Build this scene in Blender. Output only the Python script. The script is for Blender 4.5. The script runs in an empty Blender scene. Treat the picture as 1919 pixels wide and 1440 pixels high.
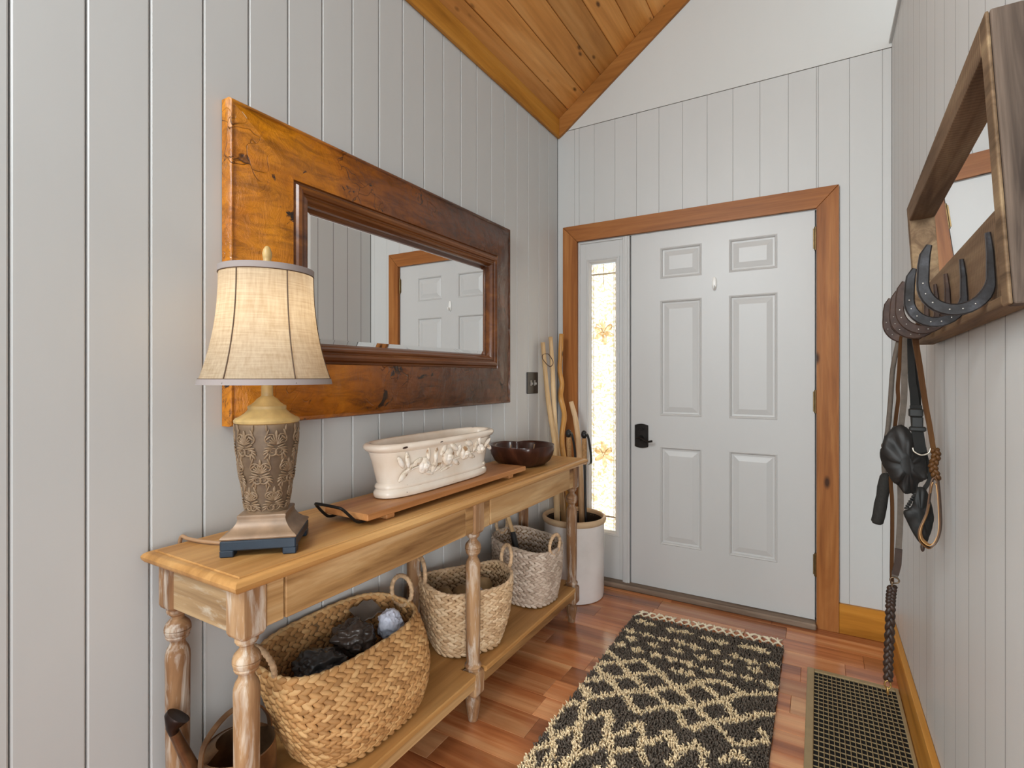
import bpy, bmesh, math, random
import numpy as np
from mathutils import Vector, Matrix, noise as mnoise

random.seed(7)
rng = np.random.default_rng(7)
PI = math.pi
sc = bpy.context.scene
C = sc.collection

# ------------------------------------------------------------------ camera
FPX = 979.0                                   # focal length in pixels of the 1919 px wide frame
YAW = math.atan(574.5 / FPX)
cam_d = bpy.data.cameras.new('camera')
cam_d.sensor_fit = 'HORIZONTAL'
cam_d.sensor_width = 36.0
cam_d.lens = 36.0 * FPX / 1919.0
cam_d.shift_y = -15.0 / 1919.0
cam_d.clip_start = 0.02
cam = bpy.data.objects.new('camera', cam_d)
cam.location = (1.425, 0.0, 1.245)
cam.rotation_euler = (PI / 2, 0, YAW)
C.objects.link(cam)
sc.camera = cam

# ------------------------------------------------------------------ world, lights, exposure
world = bpy.data.worlds.new('world')
sc.world = world
world.use_nodes = True
wb = world.node_tree.nodes['Background']
wb.inputs['Color'].default_value = (0.85, 0.95, 1.0, 1)
wb.inputs['Strength'].default_value = 1.0

def area(name, loc, target, sx, sy, power, color):
    d = bpy.data.lights.new(name, 'AREA')
    d.shape = 'RECTANGLE'; d.size = sx; d.size_y = sy
    d.energy = power; d.color = color
    o = bpy.data.objects.new(name, d)
    o.location = loc
    o.rotation_euler = (Vector(target) - Vector(loc)).to_track_quat('-Z', 'Y').to_euler()
    C.objects.link(o)
    return o

area('fill_rear', (-2.6, -8.2, 2.6), (1.1, 2.6, 1.3), 4.6, 3.6, 740, (0.90, 0.975, 1.0))  # added fill far behind the camera for back and right walls; no window built
area('fill_high', (0.45, -1.1, 2.8), (1.30, 2.4, 1.0), 0.8, 0.9, 50, (0.90, 0.975, 1.0))  # added fill from above for floor and far walls; no window built
area('fill_side', (2.9, -1.6, 0.9), (0.42, 2.1, 0.30), 1.2, 1.2, 7, (0.97, 0.985, 1.0)).data.spread = math.radians(50)  # added low fill for table front and baskets; no window built
sun_d = bpy.data.lights.new('sun', 'SUN'); sun_d.energy = 9.0; sun_d.angle = math.radians(1.0); sun_d.color = (1.0, 0.97, 0.92)
sun = bpy.data.objects.new('sun', sun_d); sun.location = (2.0, 8.0, 7.0); C.objects.link(sun)          # shines on the outside of the door
sun.rotation_euler = Vector((-0.45, -1.0, -0.85)).to_track_quat('-Z', 'Y').to_euler()

vs = sc.view_settings
vs.view_transform = 'Standard'
vs.look = 'None'
vs.gamma = 1.0
vs.use_curve_mapping = False
vs.exposure = 0.21

# ------------------------------------------------------------------ mesh helpers
class MB:
    def __init__(s): s.v = []; s.f = []
    def add(s, vs, fs):
        o = len(s.v); s.v.extend([tuple(p) for p in vs]); s.f.extend([tuple(i + o for i in q) for q in fs]); return s
    def cbox(s, a, b, c=0.002):
        """box with chamfered edges from corner a to corner b"""
        lo = [min(a[i], b[i]) for i in range(3)]; hi = [max(a[i], b[i]) for i in range(3)]
        c = min(c, *[(hi[i] - lo[i]) * 0.45 for i in range(3)])
        if c <= 0: return s.box(lo, hi)
        V = []; idx = {}
        for sx in (0, 1):
            for sy in (0, 1):
                for sz in (0, 1):
                    sg = (sx, sy, sz)
                    for ax in range(3):
                        p = []
                        for i in range(3):
                            e = hi[i] if sg[i] else lo[i]
                            if i != ax: e += -c if sg[i] else c
                            p.append(e)
                        idx[(sx, sy, sz, ax)] = len(V); V.append(p)
        F = []
        def q(*k): F.append([idx[i] for i in k])
        for ax in range(3):
            o1, o2 = [i for i in range(3) if i != ax]
            for sd in (0, 1):
                def k(a1, a2):
                    t = [0, 0, 0]; t[ax] = sd; t[o1] = a1; t[o2] = a2; return (*t, ax)
                ring = [k(0, 0), k(1, 0), k(1, 1), k(0, 1)]
                if (sd == 1) == (ax == 1): ring.reverse()
                q(*ring)
        for ax in range(3):                       # edge strips along ax
            o1, o2 = [i for i in range(3) if i != ax]
            for a1 in (0, 1):
                for a2 in (0, 1):
                    def k(e, w):
                        t = [0, 0, 0]; t[ax] = e; t[o1] = a1; t[o2] = a2; return (*t, w)
                    q(k(0, o1), k(1, o1), k(1, o2), k(0, o2))
        for sx in (0, 1):
            for sy in (0, 1):
                for sz in (0, 1):
                    q((sx, sy, sz, 0), (sx, sy, sz, 1), (sx, sy, sz, 2))
        return s.add(V, F)
    def box(s, a, b):
        x0, y0, z0 = a; x1, y1, z1 = b
        return s.add([(x0,y0,z0),(x1,y0,z0),(x1,y1,z0),(x0,y1,z0),(x0,y0,z1),(x1,y0,z1),(x1,y1,z1),(x0,y1,z1)],
                     [(0,3,2,1),(4,5,6,7),(0,1,5,4),(1,2,6,5),(2,3,7,6),(3,0,4,7)])
    def loft(s, rings, cap0=True, cap1=True, closed=True):
        n = len(rings[0]); V = [p for r in rings for p in r]; F = []
        for i in range(len(rings) - 1):
            for j in range(n if closed else n - 1):
                k = (j + 1) % n
                F.append((i*n+j, i*n+k, (i+1)*n+k, (i+1)*n+j))
        if cap0: F.append(tuple(range(n - 1, -1, -1)))
        if cap1: F.append(tuple(range((len(rings)-1)*n, len(rings)*n)))
        return s.add(V, F)
    def lathe(s, prof, seg=32, c=(0, 0, 0), cap0=True, cap1=True):
        rings = [[(c[0] + r*math.cos(2*PI*j/seg), c[1] + r*math.sin(2*PI*j/seg), c[2] + z) for j in range(seg)] for r, z in prof]
        return s.loft(rings, cap0, cap1)
    def tube(s, pts, rad, seg=8, flat=None, up=None, caps=True, closed=False):
        """sweep an ellipse along pts; rad is a number or list; flat = ratio of the second axis"""
        pts = [Vector(p) for p in pts]; n = len(pts)
        rads = rad if isinstance(rad, (list, tuple)) else [rad] * n
        rings = []; pn = None
        for i in range(n):
            if closed: t = pts[(i+1) % n] - pts[i-1]
            else: t = pts[min(i+1, n-1)] - pts[max(i-1, 0)]
            t.normalize()
            if up is not None: nn = Vector(up) - t * t.dot(Vector(up))
            elif pn is None:
                nn = t.orthogonal()
            else: nn = pn - t * t.dot(pn)
            nn.normalize(); pn = nn
            b = t.cross(nn)
            f = flat if flat is not None else 1.0
            rings.append([pts[i] + nn*(rads[i]*math.cos(2*PI*j/seg)) + b*(rads[i]*f*math.sin(2*PI*j/seg)) for j in range(seg)])
        if closed: rings.append(rings[0]); return s.loft(rings, False, False)
        return s.loft(rings, caps, caps)
    def strap(s, pts, w, t, wd):
        """flat strap: width w along direction wd, thickness t"""
        pts = [Vector(p) for p in pts]; n = len(pts); rings = []
        for i in range(n):
            tg = (pts[min(i+1, n-1)] - pts[max(i-1, 0)]).normalized()
            a = Vector(wd) - tg * tg.dot(Vector(wd)); a.normalize(); b = tg.cross(a)
            ww = w[i] if isinstance(w, (list, tuple)) else w
            rings.append([pts[i]+a*ww/2+b*t/2, pts[i]-a*ww/2+b*t/2, pts[i]-a*ww/2-b*t/2, pts[i]+a*ww/2-b*t/2])
        return s.loft(rings)
    def lens(s, c, u, v, w, seg=6, rings=(-0.92, -0.6, 0, 0.6, 0.92), pw=0.5):
        """ellipsoid with half axes u (long), v, w given as vectors"""
        c, u, v, w = Vector(c), Vector(u), Vector(v), Vector(w)
        V = [c - u]; F = []
        for t in rings:
            r = max(0, 1 - t*t)**pw
            for j in range(seg):
                a = 2*PI*j/seg
                V.append(c + u*t + v*(r*math.cos(a)) + w*(r*math.sin(a)))
        V.append(c + u); L = len(V) - 1
        for j in range(seg): F.append((0, 1 + (j+1) % seg, 1 + j))
        for i in range(len(rings) - 1):
            for j in range(seg):
                k = (j+1) % seg
                F.append((1+i*seg+j, 1+i*seg+k, 1+(i+1)*seg+k, 1+(i+1)*seg+j))
        o = 1 + (len(rings)-1)*seg
        for j in range(seg): F.append((o+j, o+(j+1) % seg, L))
        return s.add(V, F)
    def prism(s, outline, axis, a, b, ch=0.0):
        """extrude a 2-d outline along an axis (0,1,2) from a to b"""
        def P(p, t):
            q = list(p); q.insert(axis, t); return tuple(q)
        n = len(outline)
        if ch:
            cx = sum(p[0] for p in outline)/n; cy = sum(p[1] for p in outline)/n
            def ins(p):
                d = Vector((cx-p[0], cy-p[1])); l = d.length
                d *= ch/max(l, 1e-6); return (p[0]+d.x, p[1]+d.y)
            inn = [ins(p) for p in outline]; sg = ch if b > a else -ch
            return s.loft([[P(p, a) for p in inn], [P(p, a+sg) for p in outline], [P(p, b-sg) for p in outline], [P(p, b) for p in inn]])
        return s.loft([[P(p, a) for p in outline], [P(p, b) for p in outline]])
    def shift(s, d):
        s.v = [(p[0]+d[0], p[1]+d[1], p[2]+d[2]) for p in s.v]; return s
    def rotz(s, a):
        ca, sa = math.cos(a), math.sin(a)
        s.v = [(p[0]*ca-p[1]*sa, p[0]*sa+p[1]*ca, p[2]) for p in s.v]; return s
    def mesh(s, name, mat, smooth=None):
        me = bpy.data.meshes.new(name)
        me.from_pydata(s.v, [], s.f)
        bm = bmesh.new(); bm.from_mesh(me)
        bmesh.ops.recalc_face_normals(bm, faces=bm.faces)
        bm.to_mesh(me); bm.free()
        if smooth is not None:
            me.polygons.foreach_set('use_smooth', [True]*len(me.polygons))
            if smooth < 180: me.set_sharp_from_angle(angle=math.radians(smooth))
        me.materials.append(mat)
        return me
    def build(s, name, mat, parent=None, smooth=None, loc=None):
        return link(name, s.mesh(name, mat, smooth), parent, loc)

def link(name, me, parent=None, loc=None):
    o = bpy.data.objects.new(name, me); C.objects.link(o)
    if loc is not None: o.location = loc
    if parent is not None: o.parent = parent
    return o

def tag(o, label, cat, group=None, kind=None):
    o['label'] = label; o['category'] = cat
    if group: o['group'] = group
    if kind: o['kind'] = kind
    return o

def thing(name, label, cat, loc=(0, 0, 0), rz=0.0, group=None, kind=None):
    o = bpy.data.objects.new(name, None); C.objects.link(o)
    o.location = loc; o.rotation_euler = (0, 0, rz); o.empty_display_size = 0.05
    return tag(o, label, cat, group, kind)

def catmull(pts, n=6, closed=False):
    P = [Vector(p) for p in pts]; out = []; m = len(P)
    rngi = range(m if closed else m - 1)
    for i in rngi:
        p0 = P[i-1] if (closed or i > 0) else P[0]*2 - P[1]
        p1 = P[i]; p2 = P[(i+1) % m]
        p3 = P[(i+2) % m] if (closed or i+2 < m) else P[m-1]*2 - P[m-2]
        for k in range(n):
            t = k/n
            out.append(0.5*((2*p1) + (p2-p0)*t + (2*p0-5*p1+4*p2-p3)*t*t + (3*p1-p0-3*p2+p3)*t**3))
    if not closed: out.append(P[-1].copy())
    return out

# ------------------------------------------------------------------ materials
def lin(h):
    h = h.lstrip('#'); r = [int(h[i:i+2], 16)/255 for i in (0, 2, 4)]
    return tuple(((c+0.055)/1.055)**2.4 if c > 0.04045 else c/12.92 for c in r) + (1.0,)

class M:
    """small node-graph builder around one Principled material"""
    def __init__(s, name):
        s.m = bpy.data.materials.new(name); s.m.use_nodes = True
        s.t = s.m.node_tree; s.N = s.t.nodes; s.b = s.N['Principled BSDF']; s.out = s.N['Material Output']
    def n(s, kind, **kw):
        x = s.N.new(kind)
        for k, v in kw.items():
            if k.startswith('i_'):
                key = k[2:]; key = int(key) if key.isdigit() else key.replace('_', ' ')
                x.inputs[key].default_value = v
            else: setattr(x, k, v)
        return x
    def l(s, a, b): s.t.links.new(a, b)
    def ramp(s, fac, stops, interp='LINEAR'):
        r = s.n('ShaderNodeValToRGB'); e = r.color_ramp.elements; r.color_ramp.interpolation = interp
        while len(e) < len(stops): e.new(0.5)
        for el, (p, c) in zip(e, stops):
            el.position = p; el.color = c if len(c) == 4 else (*c, 1)
        s.l(fac, r.inputs[0]); return r.outputs['Color']
    def coords(s, scale=(1, 1, 1), rnd=0.0, out='Object'):
        tc = s.n('ShaderNodeTexCoord'); src = tc.outputs[out]
        if rnd:
            oi = s.n('ShaderNodeObjectInfo'); mu = s.n('ShaderNodeVectorMath', operation='SCALE'); mu.inputs[0].default_value = (rnd, rnd*1.7, rnd*2.3)
            s.l(oi.outputs['Random'], mu.inputs['Scale'])
            ad = s.n('ShaderNodeVectorMath', operation='ADD'); s.l(src, ad.inputs[0]); s.l(mu.outputs[0], ad.inputs[1]); src = ad.outputs[0]
        mp = s.n('ShaderNodeMapping'); mp.inputs['Scale'].default_value = scale; s.l(src, mp.inputs['Vector'])
        return mp.outputs[0]
    def noise(s, vec, scale=5, detail=4, rough=0.55, dist=0.0):
        x = s.n('ShaderNodeTexNoise'); x.inputs['Scale'].default_value = scale; x.inputs['Detail'].default_value = detail
        x.inputs['Roughness'].default_value = rough; x.inputs['Distortion'].default_value = dist
        s.l(vec, x.inputs['Vector']); return x.outputs['Fac']
    def mix(s, fac, a, b, mode='MIX'):
        x = s.n('ShaderNodeMix', data_type='RGBA', blend_type=mode)
        for sock, val in ((x.inputs[0], fac), (x.inputs[6], a), (x.inputs[7], b)):
            if isinstance(val, (float, int)): sock.default_value = val
            elif isinstance(val, tuple): sock.default_value = val
            else: s.l(val, sock)
        return x.outputs[2]
    def math(s, op, a, b=0.0):
        x = s.n('ShaderNodeMath', operation=op)
        for sock, val in ((x.inputs[0], a), (x.inputs[1], b)):
            if isinstance(val, (float, int)): sock.default_value = val
            else: s.l(val, sock)
        return x.outputs[0]
    def bump(s, h, strength=0.3, dist=0.002):
        x = s.n('ShaderNodeBump'); x.inputs['Strength'].default_value = strength; x.inputs['Distance'].default_value = dist
        s.l(h, x.inputs['Height']); s.l(x.outputs[0], s.b.inputs['Normal'])
    def col(s, c):
        if isinstance(c, tuple): s.b.inputs['Base Color'].default_value = c
        else: s.l(c, s.b.inputs['Base Color'])
        return s
    def rough(s, r, spec=0.5, metal=0.0, coat=0.0):
        if isinstance(r, (int, float)): s.b.inputs['Roughness'].default_value = r
        else: s.l(r, s.b.inputs['Roughness'])
        s.b.inputs['Specular IOR Level'].default_value = spec; s.b.inputs['Metallic'].default_value = metal
        if coat:
            s.b.inputs['Coat Weight'].default_value = coat; s.b.inputs['Coat Roughness'].default_value = 0.12
        return s

def plain(name, h, rough=0.5, spec=0.5, metal=0.0, nz=0.0, nscale=30, bump=0.0, coat=0.0):
    m = M(name); c = lin(h)
    if nz:
        f = m.noise(m.coords(), nscale, 4)
        d = tuple(x*(1-nz) for x in c[:3]) + (1,); u = tuple(min(1, x*(1+nz)) for x in c[:3]) + (1,)
        m.col(m.ramp(f, [(0.3, d), (0.7, u)]))
        if bump: m.bump(f, bump)
    else: m.col(c)
    m.rough(rough, spec, metal, coat)
    return m.m

def wood(name, dark, mid, light, axis=1, k=1.0, rough=0.5, knots=0.0, wash=None, rnd=3.0, contrast=1.0, var=0.0, bump=0.25, coat=0.0, spec=0.22, saw=False):
    """streaky wood along an axis; knots = voronoi knots; wash = whitewash colour"""
    m = M(name)
    sc_ = [14*k, 14*k, 14*k]; sc_[axis] = 1.1*k
    v = m.coords(tuple(sc_), rnd)
    f1 = m.noise(v, 1.0, 5, 0.6, 0.9)
    sc2 = [90*k, 90*k, 90*k]; sc2[axis] = 3*k
    f2 = m.noise(m.coords(tuple(sc2), rnd), 1.0, 3, 0.6, 0.3)
    w = 0.22/contrast
    base = m.ramp(f1, [(0.5-w, lin(dark)), (0.5, lin(mid)), (0.5+w, lin(light))])
    g = m.ramp(f2, [(0.3, (0.78, 0.76, 0.74, 1)), (0.62, (1, 1, 1, 1))])
    c = m.mix(0.75, base, g, 'MULTIPLY')
    if knots:
        ks = [3.6, 3.6, 3.6]; ks[axis] = 1.5
        vo = m.n('ShaderNodeTexVoronoi'); vo.inputs['Scale'].default_value = knots; m.l(m.coords(tuple(ks), rnd), vo.inputs['Vector'])
        kf = m.ramp(vo.outputs['Distance'], [(0.05, (1, 1, 1, 1)), (0.13, (0, 0, 0, 1))])
        c = m.mix(kf, c, tuple(x*0.28 for x in lin(dark)[:3]) + (1,))
    if var:
        oi = m.n('ShaderNodeObjectInfo')
        r = m.ramp(oi.outputs['Random'], [(0.0, (1-var, 1-var*1.05, 1-var*1.1, 1)), (1.0, (1+var*0.6, 1+var*0.55, 1+var*0.5, 1))])
        c = m.mix(1.0, c, r, 'MULTIPLY')
    if wash:
        sw = [42, 42, 42]; sw[axis] = 6
        fw = m.noise(m.coords(tuple(sw), rnd), 1.0, 5, 0.65, 0.5)
        wf = m.ramp(fw, [(0.50, (0, 0, 0, 1)), (0.66, (0.5, 0.5, 0.5, 1))])
        c = m.mix(wf, c, lin(wash))
    if saw:
        ss = [1, 1, 1]
        wv = m.n('ShaderNodeTexWave', wave_type='BANDS', bands_direction='XYZ'[axis] if axis < 3 else 'Y')
        wv.inputs['Scale'].default_value = 28; wv.inputs['Distortion'].default_value = 2.5; wv.inputs['Detail'].default_value = 2
        m.l(m.coords(), wv.inputs['Vector'])
        c = m.mix(0.45, c, m.ramp(wv.outputs['Fac'], [(0.2, (0.5, 0.48, 0.46, 1)), (0.6, (1, 1, 1, 1))]), 'MULTIPLY')
    m.col(c).rough(rough, spec, 0, coat)
    m.bump(f2, bump, 0.0015)
    return m.m

def paint(name, h, rough=0.42, tone=0.03):
    m = M(name); c = lin(h)
    f = m.noise(m.coords((1, 1, 0.35), 2.0), 4, 5, 0.6)
    d = tuple(x*(1-tone) for x in c[:3]) + (1,)
    m.col(m.ramp(f, [(0.35, d), (0.65, c)])).rough(rough, 0.4)
    g = m.noise(m.coords((60, 60, 6), 2.0), 1, 3)
    m.bump(g, 0.06, 0.001)
    return m.m

MT = dict(
    wall=paint('wall_paint', '#c8c8c6'),
    wall_gap_shade=plain('wall_gap_shade', '#4f4b46', 0.8),
    drywall=paint('drywall_paint', '#d0d0cd', 0.7, 0.02),
    door=paint('door_paint', '#c8c7c5', 0.36, 0.02),
    casing=wood('casing_wood', '#7f4a22', '#a06433', '#b57a44', 2, 1.0, 0.42, knots=2.2),
    casing_h=wood('casing_wood_across', '#7f4a22', '#a06433', '#b57a44', 0, 1.0, 0.42, knots=2.2),
    base=wood('baseboard_wood', '#a0661d', '#c48430', '#d29644', 1, 0.6, 0.42, knots=1.6),
    base_x=wood('baseboard_wood_across', '#a0661d', '#c48430', '#d29644', 0, 0.6, 0.42, knots=1.6),
    ceil=wood('ceiling_pine', '#b37232', '#d8964e', '#e8ac68', 1, 0.5, 0.45, knots=3.0, rnd=9.0, var=0.22),
    floor=wood('floor_laminate', '#7d4022', '#c67c4c', '#efb681', 0, 0.42, 0.22, rnd=13.0, contrast=1.15, var=0.30, bump=0.06, spec=0.5, coat=0.45),
    floor_under=plain('floor_gap', '#2a140b', 0.7),
    tabletop=wood('table_top_wood', '#9c6c38', '#c08e54', '#d2a66c', 1, 0.55, 0.4, rnd=0.0),
    apron=wood('table_apron_wood', '#7a5431', '#b88e5c', '#d4b080', 1, 0.7, 0.5, contrast=1.35, rnd=5.0),
    apron_x=wood('table_apron_wood_across', '#7a5a3c', '#b0916a', '#cbb08a', 0, 0.7, 0.5, contrast=1.3, wash='#d6d1c2', rnd=5.0),
    leg=wood('table_leg_wood', '#5e3d28', '#97704e', '#bd9870', 2, 0.8, 0.5, contrast=1.3, wash='#e2dccf', rnd=5.0),
    mirror=None,
)
m = M('mirror_glass'); m.col((0.93, 0.94, 0.94, 1)).rough(0.0, 0.5, 1.0); MT['mirror'] = m.m

# ================================================================== THE ROOM
RW = 1.72        # right wall
BY = 3.0         # back wall
SL = 0.72        # slope of the wooden ceiling
ZL = 2.757       # bottom of the trim on the left wall
ZC = 2.848       # height where the ceiling meets the left wall

def struct(o, label, cat): return tag(o, label, cat, None, 'structure')

def board_mesh(w, h, t, axis, ch=0.004):
    b = MB()
    if axis == 0: b.cbox((0, 0, 0), (t, w, h), ch)          # runs up, faces +x
    else: b.cbox((0, 0, 0), (w, t, h), ch)
    return b.mesh('board', MT['wall'])

# floor --------------------------------------------------------------
fl = MB(); fl.box((-0.1, -1.6, -0.06), (3.7, BY + 0.2, -0.008)); floor = fl.build('floor', MT['floor_under'])
struct(floor, 'reddish brown wood laminate floor of narrow planks', 'floor')
PW = 0.1225
row0 = 1.693 - 14*PW
cache = {}
for r in range(0, 26):
    y0 = row0 + r*PW
    if y0 > BY: break
    y1 = min(y0 + PW, BY + 0.02)
    cuts = [-0.02]
    x = 0.515 if abs(y0 - 1.693) < .01 or abs(y0 - 1.938) < .01 else random.uniform(0.15, 0.75)
    while x < 1.74:
        cuts.append(x); x += random.uniform(0.38, 0.62)
    cuts.append(1.74)
    for a, b_ in zip(cuts, cuts[1:]):
        w = MB().cbox((0, 0, 0), (b_-a-0.0008, y1-y0-0.0008, 0.010), 0.0009)
        link('plank', w.mesh('plank', MT['floor']), floor, (a, y0, -0.010))
rest = MB()
for r in range(12):
    y1 = row0 - r*PW; rest.cbox((-0.02, y1-PW, -0.010), (3.6, y1-0.0008, 0), 0.0009)
ro = rest.build('plank_run', MT['floor'], floor); ro['kind'] = 'stuff'

# left wall ----------------------------------------------------------
wl = MB(); wl.box((-0.12, -1.4, -0.01), (-0.016, BY + 0.1, ZC + 0.03)); wall_left = wl.build('wall_left', MT['wall_gap_shade'])
struct(wall_left, 'white painted vertical board wall behind the console table', 'wall')
bm_ = board_mesh(0.1272, ZL, 0.016, 0, 0.0035)
for k in range(-10, 21):
    y = 0.401 + 0.13*k
    if y > BY - 0.02: break
    if y + 0.13 > BY:
        link('board', board_mesh(BY - y - 0.0005, ZL, 0.016, 0), wall_left, (-0.016, y, 0)); continue
    link('board', bm_, wall_left, (-0.016, y + 0.0014, 0))
rest = MB(); rest.box((-0.016, -1.4, 0), (0, 0.401 - 1.3, ZL)); rest.build('board_run', MT['wall'], wall_left)['kind'] = 'stuff'

# back wall ----------------------------------------------------------
DX0, DX1, DZ = 0.147, 1.416, 2.073           # door and sidelight opening
ZP = 2.782                                   # top of the panelling
bw = MB()
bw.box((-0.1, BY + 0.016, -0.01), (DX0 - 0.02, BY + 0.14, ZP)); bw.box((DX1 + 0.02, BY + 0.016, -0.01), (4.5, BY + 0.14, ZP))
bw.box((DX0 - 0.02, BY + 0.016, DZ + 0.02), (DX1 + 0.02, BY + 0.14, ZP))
wall_back = bw.build('wall_back', MT['wall_gap_shade'])
struct(wall_back, 'white painted vertical board wall around the front door', 'wall')
grooves = [0.0] + [0.115 + 0.1308*k for k in range(0, 13)]
grooves = [g for g in grooves if g < RW - 0.02] + [RW]
grooves = [DX1 + 0.008 if abs(g - DX1) < 0.02 else g for g in grooves]
for a, b_ in zip(grooves, grooves[1:]):
    pieces = [(a, b_, 0.0)]
    if b_ <= DX0 or a >= DX1: pass
    elif a >= DX0 and b_ <= DX1: pieces = [(a, b_, DZ + 0.01)]
    elif a < DX0: pieces = [(a, DX0, 0.0), (DX0, b_, DZ + 0.01)]
    else: pieces = [(a, DX1, DZ + 0.01), (DX1, b_, 0.0)]
    for (p, q, z) in pieces:
        if q - p < 0.004: continue
        link('board', board_mesh(q-p-0.0006, ZP-z-0.002, 0.016, 1, 0.0016), wall_back, (p + 0.0003, BY, z))
gb = MB(); gb.prism([(-0.05, ZP + 0.001), (4.2, ZP + 0.001), (4.2, 3.1), (1.95, ZC + 1.95*SL + 0.05), (-0.05, ZC + 0.03)], 1, BY, BY + 0.14)
struct(gb.build('wall_gable', MT['drywall']), 'smooth white drywall gable above the panelled wall and door', 'wall')

# right wall ---------------------------------------------------------
ZR = 2.80
rw = MB(); rw.box((RW + 0.0001, 0.55, -0.01), (RW + 0.11, BY + 0.016, ZR)); wall_right = rw.build('wall_right', MT['wall_gap_shade'])  # dark backing flush with the boards, colour stands in for groove shade
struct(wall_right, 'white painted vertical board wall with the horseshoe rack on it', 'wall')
y = BY - 0.002
wid = [0.10] + [0.1345]*20
for w in wid:
    if y - w < 0.55: break
    b = MB().cbox((0, 0, 0), (0.016, w - 0.0026, ZR), 0.0006)
    link('board', b.mesh('board', MT['wall']), wall_right, (RW, y - w, 0)); y -= w
capb = MB().cbox((RW - 0.012, 0.55, ZR), (RW + 0.12, BY - 0.001, ZR + 0.014), 0.002); capb.build('cap_strip', MT['wall'], wall_right)

# ceiling ------------------------------------------------------------
ang = math.atan(SL); BWD = 0.1325
cl = MB(); cl.prism([(-0.1, ZC + 0.04 - 0.1*SL), (1.95, ZC + 0.04 + 1.95*SL), (1.95, ZC + 0.16 + 1.95*SL), (-0.1, ZC + 0.16 - 0.1*SL)], 1, -1.4, BY + 0.14)
ceiling = cl.build('ceiling', MT['floor_under'])
struct(ceiling, 'sloping ceiling of stained knotty pine boards', 'ceiling')
cb = MB().cbox((0, 0, 0), (BWD - 0.002, 4.4, 0.016), 0.004).mesh('board', MT['ceil'])
for k in range(17):
    o = link('board', cb, ceiling, (k*BWD*math.cos(ang) - 0.030, BY - 4.4, ZC - 0.030*SL + k*BWD*math.sin(ang) + 0.002)); o.rotation_euler = (0, -ang, 0)
c2 = MB(); c2.prism([(1.95, ZC + 0.02 + 1.95*SL), (3.6, ZC + 0.02 + 1.95*SL - 1.65*0.45), (3.6, ZC + 0.14 + 1.95*SL - 1.65*0.45), (1.95, ZC + 0.14 + 1.95*SL)], 1, -1.4, BY + 0.14)
struct(c2.build('ceiling_far_slope', MT['drywall']), 'plain white far slope of the vaulted ceiling', 'ceiling')
t1 = MB().cbox((0.0005, -1.4, ZL - 0.012), (0.020, BY - 0.0005, ZC + 0.012), 0.003)
struct(t1.build('trim_1', MT['base']), 'stained pine trim board along the top of the console wall', 'trim')
# rake trim on the gable
wv = 0.078/math.cos(ang)
t2 = MB(); t2.prism([(0.0205, ZL - 0.008), (0.040, ZL + 0.004), (1.9, ZL + 1.9*SL + 0.008), (1.9, ZC + 1.9*SL), (0.0205, ZC + 0.0205*SL)], 1, BY - 0.020, BY - 0.0005)
struct(t2.build('trim_2', wood('rake_wood', '#8a5624', '#a86e36', '#b97f44', 0, 0.6, 0.45, knots=1.7)), 'sloping stained pine trim board between pine ceiling and white gable', 'trim')

# door casing --------------------------------------------------------
cas = thing('trim_3', 'stained wood casing around the white front door and sidelight', 'trim', kind='structure')
b = MB(); b.prism([(0.046, 0), (DX0 - 0.006, 0), (DX0 - 0.006, DZ), (0.046, 2.172)], 1, BY - 0.022, BY - 0.0004, 0.002); b.build('casing_board', MT['casing'], cas)
b = MB(); b.prism([(DX1, 0), (1.51, 0), (1.51, 2.172), (DX1, DZ)], 1, BY - 0.022, BY - 0.0004, 0.002); b.build('casing_board', MT['casing'], cas)
b = MB(); b.prism([(0.047, 2.1725), (DX0 - 0.006, DZ + 0.0008), (DX1, DZ + 0.0008), (1.509, 2.1725)], 1, BY - 0.022, BY - 0.0004, 0.002); b.build('casing_board', MT['casing_h'], cas)
# baseboards
b = MB().cbox((1.511, BY - 0.020, 0.0005), (RW - 0.001, BY - 0.0005, 0.143), 0.002)
struct(b.build('baseboard_back', MT['base_x']), 'orange stained pine baseboard beside the door casing', 'baseboard')
b = MB().cbox((RW - 0.020, 0.56, 0.0005), (RW - 0.0005, BY - 0.021, 0.152), 0.002)
struct(b.build('baseboard_right', MT['base']), 'orange stained pine baseboard along the rack wall', 'baseboard')

# door ---------------------------------------------------------------
door = thing('door_1', 'white six panel front door with dark lever handle', 'door', (0.476, BY, 0.033), kind='structure')
W, H = 0.933, 2.036
xs = [0, 0.169, 0.396, 0.535, 0.767, W]
zs = [0, 0.261-0.008, 0.818-0.008, 0.994-0.008, 1.65-0.008, 1.774-0.008, 1.95-0.008, H]
b = MB()
for i in range(5):
    for j in range(7):
        if i in (1, 3) and j in (1, 3, 5): continue
        b.add([(xs[i], 0, zs[j]), (xs[i+1], 0, zs[j]), (xs[i+1], 0, zs[j+1]), (xs[i], 0, zs[j+1])], [(0, 1, 2, 3)])
b.box((0, 0.0125, 0), (W, 0.044, H))
b.add([(0,0,0),(W,0,0),(W,0,H),(0,0,H),(0,.0125,0),(W,.0125,0),(W,.0125,H),(0,.0125,H)], [(0,1,5,4),(1,2,6,5),(2,3,7,6),(3,0,4,7)])
b.build('door_leaf', MT['door'], door)
def rect(x0, x1, z0, z1, ins, y): return [(x0+ins, y, z0+ins), (x1-ins, y, z0+ins), (x1-ins, y, z1-ins), (x0+ins, y, z1-ins)]
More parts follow.
